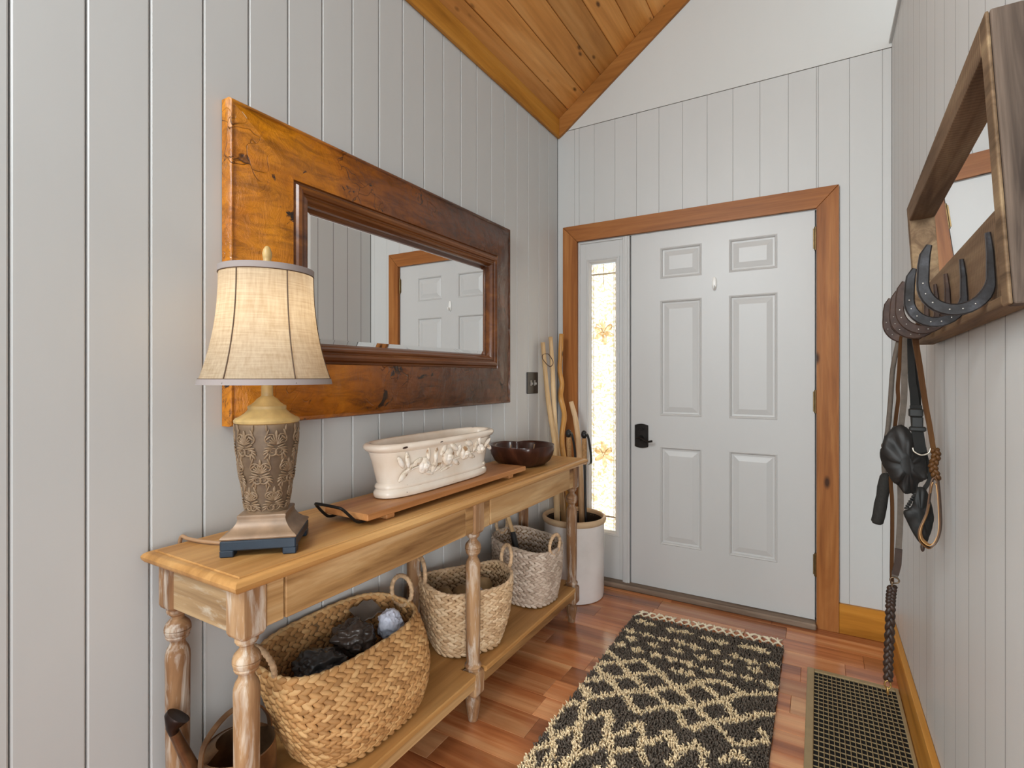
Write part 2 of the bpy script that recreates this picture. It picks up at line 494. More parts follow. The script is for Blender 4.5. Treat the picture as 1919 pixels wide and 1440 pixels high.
for i in (1, 3):
    for j in (1, 3, 5):
        b = MB(); a = (xs[i], xs[i+1], zs[j], zs[j+1])
        prof = [(0, 0), (0.004, -0.0025), (0.009, 0.001), (0.013, 0.009), (0.022, 0.010), (0.026, 0.0085), (0.050, 0.002), (0.052, 0.002)]
        b.loft([rect(*a, s_, y_) for s_, y_ in prof], False, True)
        b.build('door_panel', MT['door'], door)
iron = plain('dark_bronze', '#2b2725', 0.38, 0.5, 0.75, 0.25, 40)
def arch(cx, cz, w, h, bulge, n=8):
    o = [(cx-w/2, cz-h/2)] + [(cx-w/2+w*k/n, cz-h/2 - bulge*math.sin(PI*k/n)) for k in range(1, n)] + [(cx+w/2, cz-h/2), (cx+w/2, cz+h/2)]
    return o + [(cx+w/2-w*k/n, cz+h/2 + bulge*math.sin(PI*k/n)) for k in range(1, n)] + [(cx-w/2, cz+h/2)]
b = MB(); b.prism(arch(0.063, 0.865, 0.078, 0.124, 0.008), 1, -0.0005, -0.012, 0.003)
pl = b.build('lock_plate', iron, door, 30); pl['label'] = 'dark bronze lock plate'
b = MB(); b.tube([(0.063, -0.010, 0.853), (0.063, -0.05, 0.853)], [0.016, 0.010], 14)
b.tube(catmull([(0.045, -0.052, 0.855), (0.063, -0.054, 0.858), (0.085, -0.053, 0.850), (0.110, -0.051, 0.838), (0.138, -0.050, 0.843)], 5), [0.007]*21, 8, 0.7)
b.build('lever', iron, pl, 40)
b = MB(); b.prism(arch(0.065, 0.905, 0.024, 0.006, 0.002, 4), 1, -0.012, -0.022, 0.001); b.build('thumb_turn', iron, pl)
brass = plain('aged_brass', '#6f5a3a', 0.4, 0.5, 0.8, 0.2, 60)
for z in (0.226, 1.035, 1.845):
    b = MB(); b.lathe([(0.006, 0), (0.006, 0.115)], 12, (W + 0.003, -0.004, z - 0.008)); b.cbox((W - 0.008, -0.0025, z), (W + 0.003, -0.0002, z + 0.10), 0.0005)
    b.build('hinge', brass, door, 40)
white_pl = plain('white_plastic', '#f1f0ec', 0.3)
b = MB(); b.lens((0.462, -0.004, 1.712), (0, 0, 0.038), (0.013, 0, 0), (0, 0.006, 0), 12, (-.95, -.8, -.5, 0, .5, .8, .95))
b.tube(catmull([(0.462, -0.006, 1.70), (0.462, -0.018, 1.685), (0.462, -0.026, 1.69), (0.462, -0.028, 1.70)], 4), 0.005, 8)
b.build('wall_hook', white_pl, door, 60)
# door jamb strips (fill behind)
jm = MB(); jm.box((DX0 - 0.02, BY + 0.046, 0), (DX0, BY + 0.12, DZ)); jm.box((DX1 - 0.018, BY + 0.0445, 0), (DX1 + 0.02, BY + 0.12, DZ)); jm.box((DX1 - 0.0005, BY + 0.001, 0), (DX1 + 0.02, BY + 0.12, DZ)); jm.box((DX0, BY + 0.002, 2.0705), (DX1, BY + 0.12, DZ + 0.02)); jm.box((0.4735, BY + 0.046, 0), (0.482, BY + 0.12, DZ))
struct(jm.build('door_frame', MT['door']), 'white jamb lining the front door opening', 'door frame')
th = MB().cbox((DX0 - 0.005, BY - 0.055, 0.0005), (DX1, BY + 0.10, 0.030), 0.006)
struct(th.build('threshold', wood('threshold_wood', '#5a4a3c', '#857262', '#9c8a78', 0, 1.0, 0.6)), 'worn grey wood threshold under the front door', 'threshold')

# sidelight ----------------------------------------------------------
sl = thing('window_1', 'narrow sidelight window of textured leaf glass beside the door', 'window', (0.141, BY, 0.033), kind='structure')
GX0, GX1, GZ0, GZ1 = 0.082, 0.235, 0.282, 1.892
SW, SH = 0.331, 2.036
ox = [0, GX0 - 0.03, GX1 + 0.03, SW]; oz = [0, GZ0 - 0.03, GZ1 + 0.035, SH]
b = MB()
b.cbox((0, 0.004, 0), (ox[1], 0.044, SH), 0.001); b.cbox((ox[2], 0.004, 0), (SW - 0.045, 0.044, SH), 0.001)
b.cbox((ox[1], 0.004, 0), (ox[2], 0.044, oz[1]), 0.0005); b.cbox((ox[1], 0.004, oz[2]), (ox[2], 0.044, SH), 0.0005)
b.build('panel', MT['door'], sl)
b = MB().cbox((SW - 0.045, -0.010, -0.03), (SW - 0.003, 0.044, SH), 0.003); b.cbox((SW - 0.032, -0.014, -0.03), (SW - 0.016, -0.008, SH), 0.002); b.build('mullion', MT['door'], sl)
b = MB().cbox((0.0, -0.004, 0), (0.012, 0.006, SH), 0.002); b.cbox((0.012, -0.004, SH - 0.012), (SW - 0.045, 0.006, SH), 0.002); b.build('stop_bead', MT['door'], sl)
b = MB(); a = (ox[1], ox[2], oz[1], oz[2])
b.loft([rect(*a, s_, y_) for s_, y_ in [(0, 0.004), (0.002, -0.003), (0.008, -0.005), (0.013, -0.001), (0.017, -0.002), (0.026, 0.010), (0.030, 0.012), (0.030, 0.030)]], False, False)
b.build('glass_molding', MT['door'], sl)
g = M('textured_glass')
vv = g.coords((1, 1, 1))
f1 = g.noise(vv, 55, 4, 0.6, 1.6)
wv_ = g.n('ShaderNodeTexWave', wave_type='RINGS'); wv_.inputs['Scale'].default_value = 14; wv_.inputs['Distortion'].default_value = 14; wv_.inputs['Detail'].default_value = 3; wv_.inputs['Detail Scale'].default_value = 2.0
g.l(g.coords((1, 1, 0.7)), wv_.inputs['Vector'])
fac = g.math('MULTIPLY', f1, wv_.outputs['Fac'])
tl = g.n('ShaderNodeBsdfTranslucent'); g.l(g.ramp(fac, [(0.08, lin('#cdbb9e')), (0.22, lin('#f6efe2')), (0.5, (1, 1, 1, 1))]), tl.inputs['Color'])
tr = g.n('ShaderNodeBsdfTransparent'); gl_ = g.n('ShaderNodeBsdfGlossy'); gl_.inputs['Roughness'].default_value = 0.15
mx = g.n('ShaderNodeMixShader'); mx.inputs[0].default_value = 0.04; g.l(tl.outputs[0], mx.inputs[1]); g.l(tr.outputs[0], mx.inputs[2])
mx2 = g.n('ShaderNodeMixShader'); mx2.inputs[0].default_value = 0.06; g.l(mx.outputs[0], mx2.inputs[1]); g.l(gl_.outputs[0], mx2.inputs[2])
g.l(mx2.outputs[0], g.out.inputs['Surface'])
b = MB().box((GX0, 0.020, GZ0), (GX1, 0.025, GZ1)); b.build('pane', g.m, sl)
pet = M('petal_glass'); tl = pet.n('ShaderNodeBsdfTranslucent'); tl.inputs['Color'].default_value = lin('#f4e8d2'); gl_ = pet.n('ShaderNodeBsdfGlossy'); gl_.inputs['Roughness'].default_value = 0.1
tr = pet.n('ShaderNodeBsdfTransparent'); tr.inputs['Color'].default_value = lin('#f8f0e0')
mx = pet.n('ShaderNodeMixShader'); mx.inputs[0].default_value = 0.05; pet.l(tl.outputs[0], mx.inputs[1]); pet.l(tr.outputs[0], mx.inputs[2])
mx2 = pet.n('ShaderNodeMixShader'); mx2.inputs[0].default_value = 0.15; pet.l(mx.outputs[0], mx2.inputs[1]); pet.l(gl_.outputs[0], mx2.inputs[2]); pet.l(mx2.outputs[0], pet.out.inputs['Surface'])
gcx = (GX0 + GX1)/2
for cz in (1.48, 0.735):
    for k in range(6):
        a_ = PI/6 + k*PI/3 + 0.1; d = Vector((math.cos(a_), 0, math.sin(a_))); pz = Vector((-d.z, 0, d.x))
        L = 0.032 if abs(d.x) > 0.6 else 0.038
        b = MB(); b.lens(Vector((gcx, 0.019, cz)) + d*(L + 0.006), d*L, pz*0.016, Vector((0, 0.004, 0)), 8, (-.9, -.5, 0, .5, .9)); b.build('petal', pet.m, sl, 180)
    for sx in (-1, 1):
        b = MB(); b.tube(catmull([(gcx, 0.019, cz - 0.005), (gcx + sx*0.02, 0.017, cz + 0.03), (gcx + sx*0.045, 0.017, cz + 0.045), (gcx + sx*0.05, 0.018, cz + 0.02)], 5), [0.0035]*16, 6); b.build('tendril', pet.m, sl, 180)
lead = plain('came_strip', '#a9967a', 0.4, 0.5, 0.3)
for z in (GZ1 - 0.065, GZ0 + 0.075):
    b = MB().cbox((GX0, 0.017, z), (GX1, 0.0205, z + 0.010), 0.001); b.build('came', lead, sl)
for x in (GX0 + 0.012, GX1 - 0.012):
    b = MB().cbox((x - 0.0012, 0.0175, GZ0), (x + 0.0012, 0.0205, GZ1), 0.0004); b.build('came', lead, sl)
b = MB().cbox((gcx - 0.0012, 0.0175, GZ1 - 0.14), (gcx + 0.0012, 0.0205, GZ1), 0.0004); b.build('came', lead, sl)

# light switch -------------------------------------------------------
sw = thing('light_switch', 'black double light switch plate on the board wall', 'light switch', (0.0005, 2.655, 1.205))
b = MB().cbox((0, -0.066, -0.062), (0.006, 0.066, 0.062), 0.003); b.build('plate', plain('switch_black', '#262422', 0.35), sw)
for y_ in (-0.023, 0.023):
    b = MB().cbox((0.004, y_-0.006, -0.016), (0.008, y_+0.006, 0.016), 0.001); b.cbox((0.006, y_-0.004, -0.010), (0.018, y_+0.004, 0.002), 0.001); b.build('toggle', plain('switch_grey', '#a39e97', 0.35), sw)

# ================================================================== CONSOLE TABLE
TT = 0.825                                     # table top height
table = thing('console_table', 'long whitewashed wooden console table with turned legs and lower shelf', 'table', (0, 0, 0))
X0, X1, Y0, Y1 = 0.020, 0.405, 0.630, 2.512
def slab_rings(prof):
    return [[(X0+i, Y0+i, z), (X1-i, Y0+i, z), (X1-i, Y1-i, z), (X0+i, Y1-i, z)] for i, z in prof]
b = MB(); b.loft(slab_rings([(0.030, TT-0.034), (0.014, TT-0.032), (0.006, TT-0.027), (0.001, TT-0.020), (0, TT-0.014), (0.004, TT-0.008), (0.010, TT-0.004), (0.016, TT-0.002), (0.020, TT-0.0035), (0.0215, TT-0.0035), (0.023, TT)]))
b.build('table_top', MT['tabletop'], table, 40)
LX = (0.066, 0.346); LY = (0.692, 1.560, 2.436)
def leg_mesh():
    b = MB(); h = 0.031
    # square block under the top, with rounded shoulders
    rect_r = lambda r, z, c=0.006: [(sx*(r - (c if k else 0)), sy*(r - (0 if k else c)), z) for sx, sy, ks in ((1, -1, (1, 0)), (1, 1, (0, 1)), (-1, 1, (1, 0)), (-1, -1, (0, 1))) for k in ks]
    b.loft([rect_r(h, TT-0.034), rect_r(h, 0.690), rect_r(h-0.003, 0.682), rect_r(h-0.010, 0.676)])
    prof = [(0.022, 0.680), (0.0245, 0.675), (0.0245, 0.669), (0.0205, 0.667), (0.0215, 0.664), (0.018, 0.661), (0.0145, 0.658), (0.0145, 0.652), (0.020, 0.646), (0.0255, 0.640), (0.0285, 0.633), (0.0293, 0.6265), (0.0268, 0.6245), (0.0293, 0.6225), (0.0276, 0.615), (0.0250, 0.611), (0.0262, 0.608),
            (0.0245, 0.604), (0.0175, 0.598), (0.0165, 0.592), (0.0185, 0.586), (0.0235, 0.578), (0.0268, 0.566), (0.0276, 0.552), (0.0268, 0.53), (0.0265, 0.45), (0.0262, 0.35), (0.0245, 0.25), (0.0232, 0.212),
            (0.0255, 0.208), (0.0300, 0.204), (0.0310, 0.198), (0.0275, 0.192), (0.0255, 0.186), (0.0270, 0.180)]
    b.lathe(prof, 28)
    b.loft([rect_r(h-0.008, 0.186), rect_r(h-0.001, 0.180), rect_r(h, 0.174), rect_r(h, 0.106), rect_r(h-0.004, 0.098), rect_r(h-0.012, 0.092)])
    return b.mesh('leg', MT['leg'], 35)
def foot_mesh():
    b = MB(); b.lathe([(0.018, 0.097), (0.020, 0.092), (0.0235, 0.088), (0.027, 0.080), (0.0275, 0.070), (0.024, 0.045), (0.020, 0.022), (0.0175, 0.006), (0.0165, 0.0005)], 24)
    return b.mesh('foot', MT['leg'], 40)
lm, fm = leg_mesh(), foot_mesh()
for x in LX:
    for y in LY:
        lg = link('leg', lm, table, (x, y, 0)); link('foot', fm, lg)
AX = LX[1] + 0.022                              # front of the apron
za, zb = 0.688, TT - 0.034
for i, (ya, yb) in enumerate(zip(LY, LY[1:])):
    a0, a1 = ya + 0.031, yb - 0.031
    b = MB().cbox((AX-0.02, a0, za), (AX, a0+0.046, zb), 0.002); b.build('apron_stile', MT['apron'], table)
    b = MB().cbox((AX-0.02, a1-0.046, za), (AX, a1, zb), 0.002); b.build('apron_stile', MT['apron'], table)
    b = MB().cbox((AX-0.022, a0+0.049, za+0.001), (AX+0.003, a1-0.049, zb-0.004), 0.002); b.build('drawer', MT['apron'], table)
    b = MB().cbox((LX[0]-0.028, a0, za), (LX[0]-0.010, a1, zb), 0.002); b.build('back_apron', MT['apron'], table)
    b = MB().cbox((LX[0]-0.01, a0, za+0.01), (AX-0.024, a1, zb-0.03), 0.002); b.build('drawer_box', MT['apron'], table)
for y, s_ in ((LY[0], -1), (LY[2], 1)):
    b = MB().cbox((LX[0]+0.031, y+s_*0.008, za), (LX[1]-0.031, y+s_*0.026, zb), 0.002); b.build('side_apron', MT['apron_x'], table)
ZS = 0.188
SX0, SX1, SY0, SY1 = LX[0]-0.034, LX[1]+0.034, LY[0]-0.036, LY[2]+0.036
b = MB(); nt = 0.033
# shelf slab with square notches around the legs, so the blocks pass through
cellx = [SX0, LX[0]-nt, LX[0]+nt, LX[1]-nt, LX[1]+nt, SX1]
celly = [SY0]
for y in LY: celly += [y-nt, y+nt]
celly.append(SY1)
V = []; Fq = []
for i in range(5):
    for j in range(7):
        if i in (1, 3) and j in (1, 3, 5): continue
        if (i in (0, 4) and j in (1, 3, 5)) or (j in (0, 6) and i in (1, 3)): continue
        if i in (0, 4) and j in (0, 6): continue
        b.box((cellx[i], celly[j], ZS-0.020), (cellx[i+1], celly[j+1], ZS))
b.build('shelf', MT['tabletop'], table)
for i, (ya, yb) in enumerate(zip(LY, LY[1:])):
    for x, d in ((LX[1]+0.010, 1), (LX[0]-0.028, 0)):
        b = MB().cbox((x, ya+0.031, ZS-0.056), (x+0.020, yb-0.031, ZS-0.0205), 0.002); b.build('shelf_rail', MT['apron'], table)
        if d:
            b = MB().cbox((x+0.018, ya+0.0335, ZS-0.018), (x+0.027, yb-0.0335, ZS-0.001), 0.004); b.build('shelf_molding', MT['tabletop'], table)

# ================================================================== LAMP
LXc, LYc = 0.243, 0.812
lamp = thing('table_lamp', 'table lamp with carved brown urn body and lit cream linen shade', 'lamp', (LXc, LYc, TT + 0.0005), math.radians(42))
navy = plain('navy_paint', '#1a2a38', 0.4, 0.5, 0, 0.15, 30)
hb = 0.083
b = MB()
bo = lambda r, z: [(r, -r, z), (r, r, z), (-r, r, z), (-r, -r, z)]
b.cbox((-hb, -hb, 0.014), (hb, hb, 0.038), 0.003)
for sx in (-1, 1):
    for sy in (-1, 1):
        b.cbox((sx*hb, sy*hb, 0), (sx*(hb-0.030), sy*(hb-0.030), 0.016), 0.002)
b.build('plinth', navy, lamp)
carv = M('carved_resin')
v_ = carv.coords((1, 1, 1)); f_ = carv.noise(v_, 38, 5, 0.65)
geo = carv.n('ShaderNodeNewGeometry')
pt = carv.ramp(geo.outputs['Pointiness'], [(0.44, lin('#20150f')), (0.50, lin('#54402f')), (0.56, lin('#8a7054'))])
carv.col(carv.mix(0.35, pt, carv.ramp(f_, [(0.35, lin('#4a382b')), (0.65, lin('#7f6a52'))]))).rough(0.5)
stepm = plain('bronze_resin', '#8a715a', 0.38, 0.5, 0.15, 0.25, 25)
b = MB(); prof = [(hb-0.001, 0.0385), (hb+0.001, 0.042), (hb-0.002, 0.046), (hb-0.010, 0.050), (0.062, 0.060), (0.055, 0.072), (0.053, 0.080), (0.0545, 0.084), (0.0535, 0.088), (0.050, 0.090)]
b.loft([bo(r, z) for r, z in prof]); b.build('pedestal', stepm, lamp, 35)
def body_r(z):
    t = (z - 0.090)/0.215; t = max(0, min(1, t))
    return 0.0475 + 0.0235*math.sin(t*PI/2)**1.15
bz0, bz1 = 0.090, 0.305
b = MB(); b.lathe([(body_r(bz0 + (bz1-bz0)*k/24), bz0 + (bz1-bz0)*k/24) for k in range(25)], 48)
body = b.build('urn_body', carv.m, lamp, 60)
def onbody(phi, z, off=0.0):
    r = body_r(z) + off; return Vector((r*math.cos(phi), r*math.sin(phi), z))
b = MB()
def leaf(phi, z, ang_, L, Wd):
    r = body_r(z); c = onbody(phi, z, 0.0005); tp = Vector((-math.sin(phi), math.cos(phi), 0)); up = Vector((0.10*math.cos(phi), 0.10*math.sin(phi), 1)).normalized(); nrm = Vector((math.cos(phi), math.sin(phi), 0))
    d = tp*math.cos(ang_) + up*math.sin(ang_); s_ = up*math.cos(ang_) - tp*math.sin(ang_)
    b.lens(c + d*L*0.9, d*L, s_*Wd, nrm*0.0032, 6, (-.85, -.3, .3, .85))
def scroll(phi, z, sx, sy, R):
    pts = []; 
    for k in range(26):
        a_ = k/25*2.1*2*PI*0.62; rr = R*(1 - k/25*0.78)
        pts.append(onbody(phi + sx*(R*0.5 + rr*math.cos(a_ + PI))/body_r(z), z + sy*rr*math.sin(a_), 0.0008))
    b.tube(pts, [0.0026*(1 - 0.55*k/25) for k in range(26)], 5)
for col in range(6):
    for row in range(3):
        z = bz0 + 0.030 + row*0.068; phi = 2*PI*(col + 0.5*(row % 2))/6; cw = 2*PI/6*body_r(z)
        for k in range(9):                     # palmette fan
            a_ = PI/2 + (k-4)*0.30; leaf(phi, z, a_, 0.0155 - 0.0014*abs(k-4), 0.0026)
        leaf(phi, z + 0.016, PI/2, 0.010, 0.004)
        for sg in (-1, 1):
            for k in range(4): leaf(phi + sg*(0.05 + 0.05*k), z - 0.006 - 0.002*k, PI/2 - sg*(1.2 + 0.35*k), 0.0105, 0.0030)
            scroll(phi + sg*0.10, z + 0.012, sg, 1, cw*0.21)
            scroll(phi + sg*0.20, z - 0.016, -sg, -1, cw*0.17)
            for k in range(3): leaf(phi + sg*(0.36 - 0.03*k), z + 0.010 + 0.010*k, PI/2 + sg*(0.9 - 0.5*k), 0.0100, 0.0028)
            if row < 2: leaf(phi + sg*0.14, z + 0.034, PI/2 - sg*0.6, 0.010, 0.003)
b.build('relief', carv.m, body, 180)
gold = plain('cream_gold_resin', '#b99a63', 0.42, 0.5, 0.0, 0.18, 30)
b = MB(); b.lathe([(0.070, 0.303), (0.0745, 0.306), (0.0755, 0.311), (0.072, 0.316), (0.063, 0.320), (0.053, 0.327), (0.046, 0.334), (0.0435, 0.338), (0.0445, 0.342), (0.0435, 0.346), (0.036, 0.350), (0.029, 0.356), (0.0235, 0.363), (0.0175, 0.367), (0.0145, 0.370)], 40); b.build('collar', gold, lamp, 40)
b = MB(); b.lathe([(0.0135, 0.368), (0.0135, 0.425), (0.010, 0.43), (0.006, 0.44)], 20); b.build('pole', gold, lamp, 40)
# shade ------------------------------------------------------------
zs0, zs1 = 0.402, 0.682
def shade_r(t):          # t 0 bottom .. 1 top, bell shape
    return 0.107 + 0.044*(1-t)**2.3
lin_m = M('shade_linen')
fx = lin_m.noise(lin_m.coords((160, 160, 14)), 1, 3); fy = lin_m.noise(lin_m.coords((14, 14, 320)), 1, 3)
wf = lin_m.math('ADD', lin_m.math('MULTIPLY', fx, 0.5), lin_m.math('MULTIPLY', fy, 0.5))
cc = lin_m.ramp(wf, [(0.36, lin('#cdb799')), (0.62, lin('#e4d5bd'))])
df = lin_m.n('ShaderNodeBsdfDiffuse'); tl = lin_m.n('ShaderNodeBsdfTranslucent'); lin_m.l(cc, df.inputs[0]); lin_m.l(cc, tl.inputs[0])
mx = lin_m.n('ShaderNodeMixShader'); mx.inputs[0].default_value = 0.6; lin_m.l(df.outputs[0], mx.inputs[1]); lin_m.l(tl.outputs[0], mx.inputs[2]); lin_m.l(mx.outputs[0], lin_m.out.inputs['Surface'])
b = MB(); b.lathe([(shade_r(k/20), zs0 + (zs1-zs0)*k/20) for k in range(21)], 56, cap0=False, cap1=False)
shade = b.build('shade', lin_m.m, lamp, 60)
band = plain('shade_band', '#9a8f8b', 0.85); seamm = plain('shade_seam', '#5b4636', 0.85)
b = MB(); r0 = shade_r(1); b.lathe([(r0-0.001, zs1-0.012), (r0+0.0022, zs1-0.012), (r0+0.0025, zs1+0.002), (r0-0.001, zs1+0.002)], 56, cap0=False, cap1=False); b.build('top_band', band, shade, 30)
b = MB(); r0 = shade_r(0); b.lathe([(r0-0.003, zs0+0.009), (r0-0.0003, zs0+0.010), (r0+0.0022, zs0-0.003), (r0-0.001, zs0-0.003)], 56, cap0=False, cap1=False); b.build('bottom_band', band, shade, 30)
for z, rr in ((zs1-0.013, shade_r(0.955)+0.0012), (zs0+0.0105, shade_r(0.035)+0.0012)):
    b = MB(); b.tube([(rr*math.cos(2*PI*k/56), rr*math.sin(2*PI*k/56), z) for k in range(56)], 0.0014, 5, closed=True); b.build('piping', seamm, shade, 180)
for k in range(6):
    ph = 2*PI*k/6 + math.radians(7)
    b = MB(); b.tube([((shade_r(t/12)+0.0004)*math.cos(ph), (shade_r(t/12)+0.0004)*math.sin(ph), zs0 + (zs1-zs0)*t/12) for t in range(13)], 0.0016, 5); b.build('seam', seamm, shade, 180)
# harp, finial, bulb
b = MB()
for s_ in (-1, 1): b.tube(catmull([(0, s_*0.012, 0.435), (0, s_*0.05, 0.47), (0, s_*0.056, 0.54), (0, s_*0.045, 0.62), (0, s_*0.006, 0.69)], 6), 0.0017, 6)
for k in range(3):
    a_ = k*2*PI/3; b.tube([(0, 0, 0.688), ((shade_r(1)-0.001)*math.cos(a_), (shade_r(1)-0.001)*math.sin(a_), zs1 - 0.004)], 0.0013, 5)
b.build('harp', brass, lamp, 180)
b = MB(); b.lathe([(0.006, 0.688), (0.010, 0.694), (0.012, 0.702), (0.009, 0.708), (0.0105, 0.714), (0.0115, 0.724), (0.009, 0.734), (0.005, 0.741), (0.001, 0.743)], 16); b.build('finial', gold, lamp, 60)
bulb = M('lit_bulb'); em = bulb.n('ShaderNodeEmission'); em.inputs['Color'].default_value = (1.0, 0.84, 0.60, 1); em.inputs['Strength'].default_value = 8.5; bulb.l(em.outputs[0], bulb.out.inputs['Surface'])
b = MB(); b.lathe([(0.012, 0.505), (0.014, 0.53), (0.024, 0.56), (0.0295, 0.585), (0.027, 0.605), (0.016, 0.620), (0.002, 0.625)], 20); b.build('bulb', bulb.m, lamp, 60)
b = MB(); b.lathe([(0.010, 0.43), (0.010, 0.48), (0.014, 0.485), (0.014, 0.507)], 16); b.build('socket', brass, lamp, 40)
# cord: local coordinates of the rotated lamp
ca, sa = math.cos(math.radians(42)), math.sin(math.radians(42))
def loc(p): dx, dy = p[0]-LXc, p[1]-LYc; return (dx*ca + dy*sa, -dx*sa + dy*ca, p[2]-TT)
b = MB(); b.tube(catmull([loc(p) for p in ((0.20, 0.80, TT+0.012), (0.165, 0.76, TT+0.006), (0.10, 0.735, TT+0.006), (0.045, 0.728, TT+0.006), (0.014, 0.726, TT+0.004), (0.010, 0.724, TT-0.06), (0.010, 0.722, 0.5))], 6), 0.0048, 8); b.build('cord', plain('cord_tan', '#a98462', 0.5), lamp, 180)

# ================================================================== BIG MIRROR
mir = thing('wall_mirror', 'large wall mirror in a wide glossy amber brown crackled frame', 'mirror', (0, 0, 0))
MY0, MY1, MZ0, MZ1 = 0.840, 2.345, 1.106, 2.009
fw = 0.236
amber = M('crackle_lacquer')
v_ = amber.coords((1, 1, 1))
big = amber.noise(v_, 2.2, 4, 0.6, 0.6)
sep = amber.n('ShaderNodeSeparateXYZ'); amber.l(v_, sep.inputs[0])
mr = amber.n('ShaderNodeMapRange'); mr.inputs[1].default_value = 0.95; mr.inputs[2].default_value = 1.75; amber.l(sep.outputs['Y'], mr.inputs[0])  # amber end near the lamp: own tone plus lamp glow put in colour
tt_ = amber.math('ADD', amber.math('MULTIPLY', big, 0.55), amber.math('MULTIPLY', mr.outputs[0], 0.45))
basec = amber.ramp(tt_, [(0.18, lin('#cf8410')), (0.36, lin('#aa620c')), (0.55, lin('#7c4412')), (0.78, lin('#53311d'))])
st = amber.noise(amber.coords((9, 2.2, 9)), 3, 5, 0.7, 1.2)
c1 = amber.mix(0.85, basec, amber.ramp(st, [(0.32, (0.42, 0.38, 0.34, 1)), (0.58, (1.08, 1.04, 1, 1))]), 'MULTIPLY')
bl = amber.ramp(amber.noise(amber.coords((1, 1, 1)), 9, 6, 0.7, 0.8), [(0.625, (0, 0, 0, 1)), (0.66, (1, 1, 1, 1))])
c2 = amber.mix(bl, c1, lin('#2a1a10'))
vo = amber.n('ShaderNodeTexVoronoi', feature='DISTANCE_TO_EDGE'); vo.inputs['Scale'].default_value = 9.0
nzv = amber.n('ShaderNodeTexNoise'); nzv.inputs['Scale'].default_value = 7; amber.l(v_, nzv.inputs['Vector'])
mv = amber.n('ShaderNodeVectorMath', operation='SCALE'); mv.inputs['Scale'].default_value = 0.35; amber.l(nzv.outputs['Color'], mv.inputs[0])
av = amber.n('ShaderNodeVectorMath', operation='ADD'); amber.l(v_, av.inputs[0]); amber.l(mv.outputs[0], av.inputs[1]); amber.l(av.outputs[0], vo.inputs['Vector'])
crf = amber.ramp(vo.outputs['Distance'], [(0.0, (1, 1, 1, 1)), (0.02, (0, 0, 0, 1))])
msk = amber.ramp(amber.noise(amber.coords((1, 1, 1)), 4.5, 2), [(0.5, (0, 0, 0, 1)), (0.6, (1, 1, 1, 1))])
crk = amber.math('MULTIPLY', crf, msk)
amber.col(amber.mix(crk, c2, lin('#3a2210'))).rough(0.22, 0.45, 0, 0.12)
wr = amber.noise(amber.coords((1, 1, 0.6)), 17, 6, 0.68, 2.6)
hh = amber.math('SUBTRACT', wr, amber.math('MULTIPLY', crk, 0.8)); amber.bump(hh, 0.55, 0.008)
# profile: distance from the outer edge, height from the wall
prof = [(0.0, 0.002), (0.0, 0.036), (0.004, 0.041), (0.009, 0.041), (0.013, 0.037)] + [(0.013 + 0.163*k/14, 0.037 + 0.035*math.sin(k/14*PI/2)) for k in range(1, 15)]
mold = [(0.176, 0.072), (0.179, 0.067), (0.184, 0.068), (0.190, 0.078), (0.199, 0.081), (0.207, 0.077), (0.210, 0.071), (0.214, 0.070), (0.220, 0.074), (0.226, 0.072), (0.230, 0.064), (0.236, 0.058), (0.236, 0.040)]
def member(mb, side, pr, sub):
    rings = []
    for k in range(sub + 1):
        t = k/sub; ring = []
        for d, x in pr:
            if side == 'L': p = (x, MY0+d, (MZ0+d) + t*((MZ1-d)-(MZ0+d)))
            elif side == 'R': p = (x, MY1-d, (MZ0+d) + t*((MZ1-d)-(MZ0+d)))
            elif side == 'T': p = (x, (MY0+d) + t*((MY1-d)-(MY0+d)), MZ1-d)
            else: p = (x, (MY0+d) + t*((MY1-d)-(MY0+d)), MZ0+d)
            if 0.012 < d < 0.17:               # hand worn unevenness
                p = (p[0] + 0.004*mnoise.noise(Vector(p)*9) + 0.0016*mnoise.noise(Vector(p)*34) + 0.0008*mnoise.noise(Vector(p)*70), p[1], p[2])
            ring.append(p)
        rings.append(ring)
    mb.loft(rings, False, False, False)
for sd, nm in (('L', 'frame_stile'), ('R', 'frame_stile'), ('T', 'frame_rail'), ('B', 'frame_rail')):
    b = MB(); member(b, sd, prof, 110 if sd in 'TB' else 70); fr = b.build(nm, amber.m, mir, 40)
    b = MB(); member(b, sd, mold, 2); b.build('inner_molding', wood('mirror_molding_' + sd, '#4a2712', '#6b3d1b', '#8a5526', 1, 1.0, 0.28, coat=0.3), fr, 30)
b = MB(); b.tube([(0.046 + 0.00025*k, MY0 + 0.030 + 0.0085*k + 0.002*math.sin(k*1.7), MZ1 - 0.030 - 0.0085*k) for k in range(11)], [0.0006 + 0.0016*math.sin(PI*k/10) for k in range(11)], 5); b.build('miter_crack', plain('bare_gesso', '#c9ac86', 0.8), mir)
gy0, gy1, gz0, gz1 = MY0+fw, MY1-fw, MZ0+fw, MZ1-fw
bev = 0.026
rr = lambda i, x: [(x, gy0-0.004+i, gz0-0.004+i), (x, gy1+0.004-i, gz0-0.004+i), (x, gy1+0.004-i, gz1+0.004-i), (x, gy0-0.004+i, gz1+0.004-i)]
b = MB(); b.loft([rr(0, 0.030), rr(0, 0.0385), rr(bev, 0.0450)]); b.build('glass', MT['mirror'], mir)
b = MB().box((0.001, MY0+0.01, MZ0+0.01), (0.030, MY1-0.01, MZ1-0.01)); b.build('backing', plain('mirror_backing', '#3a2a1e', 0.8), mir)

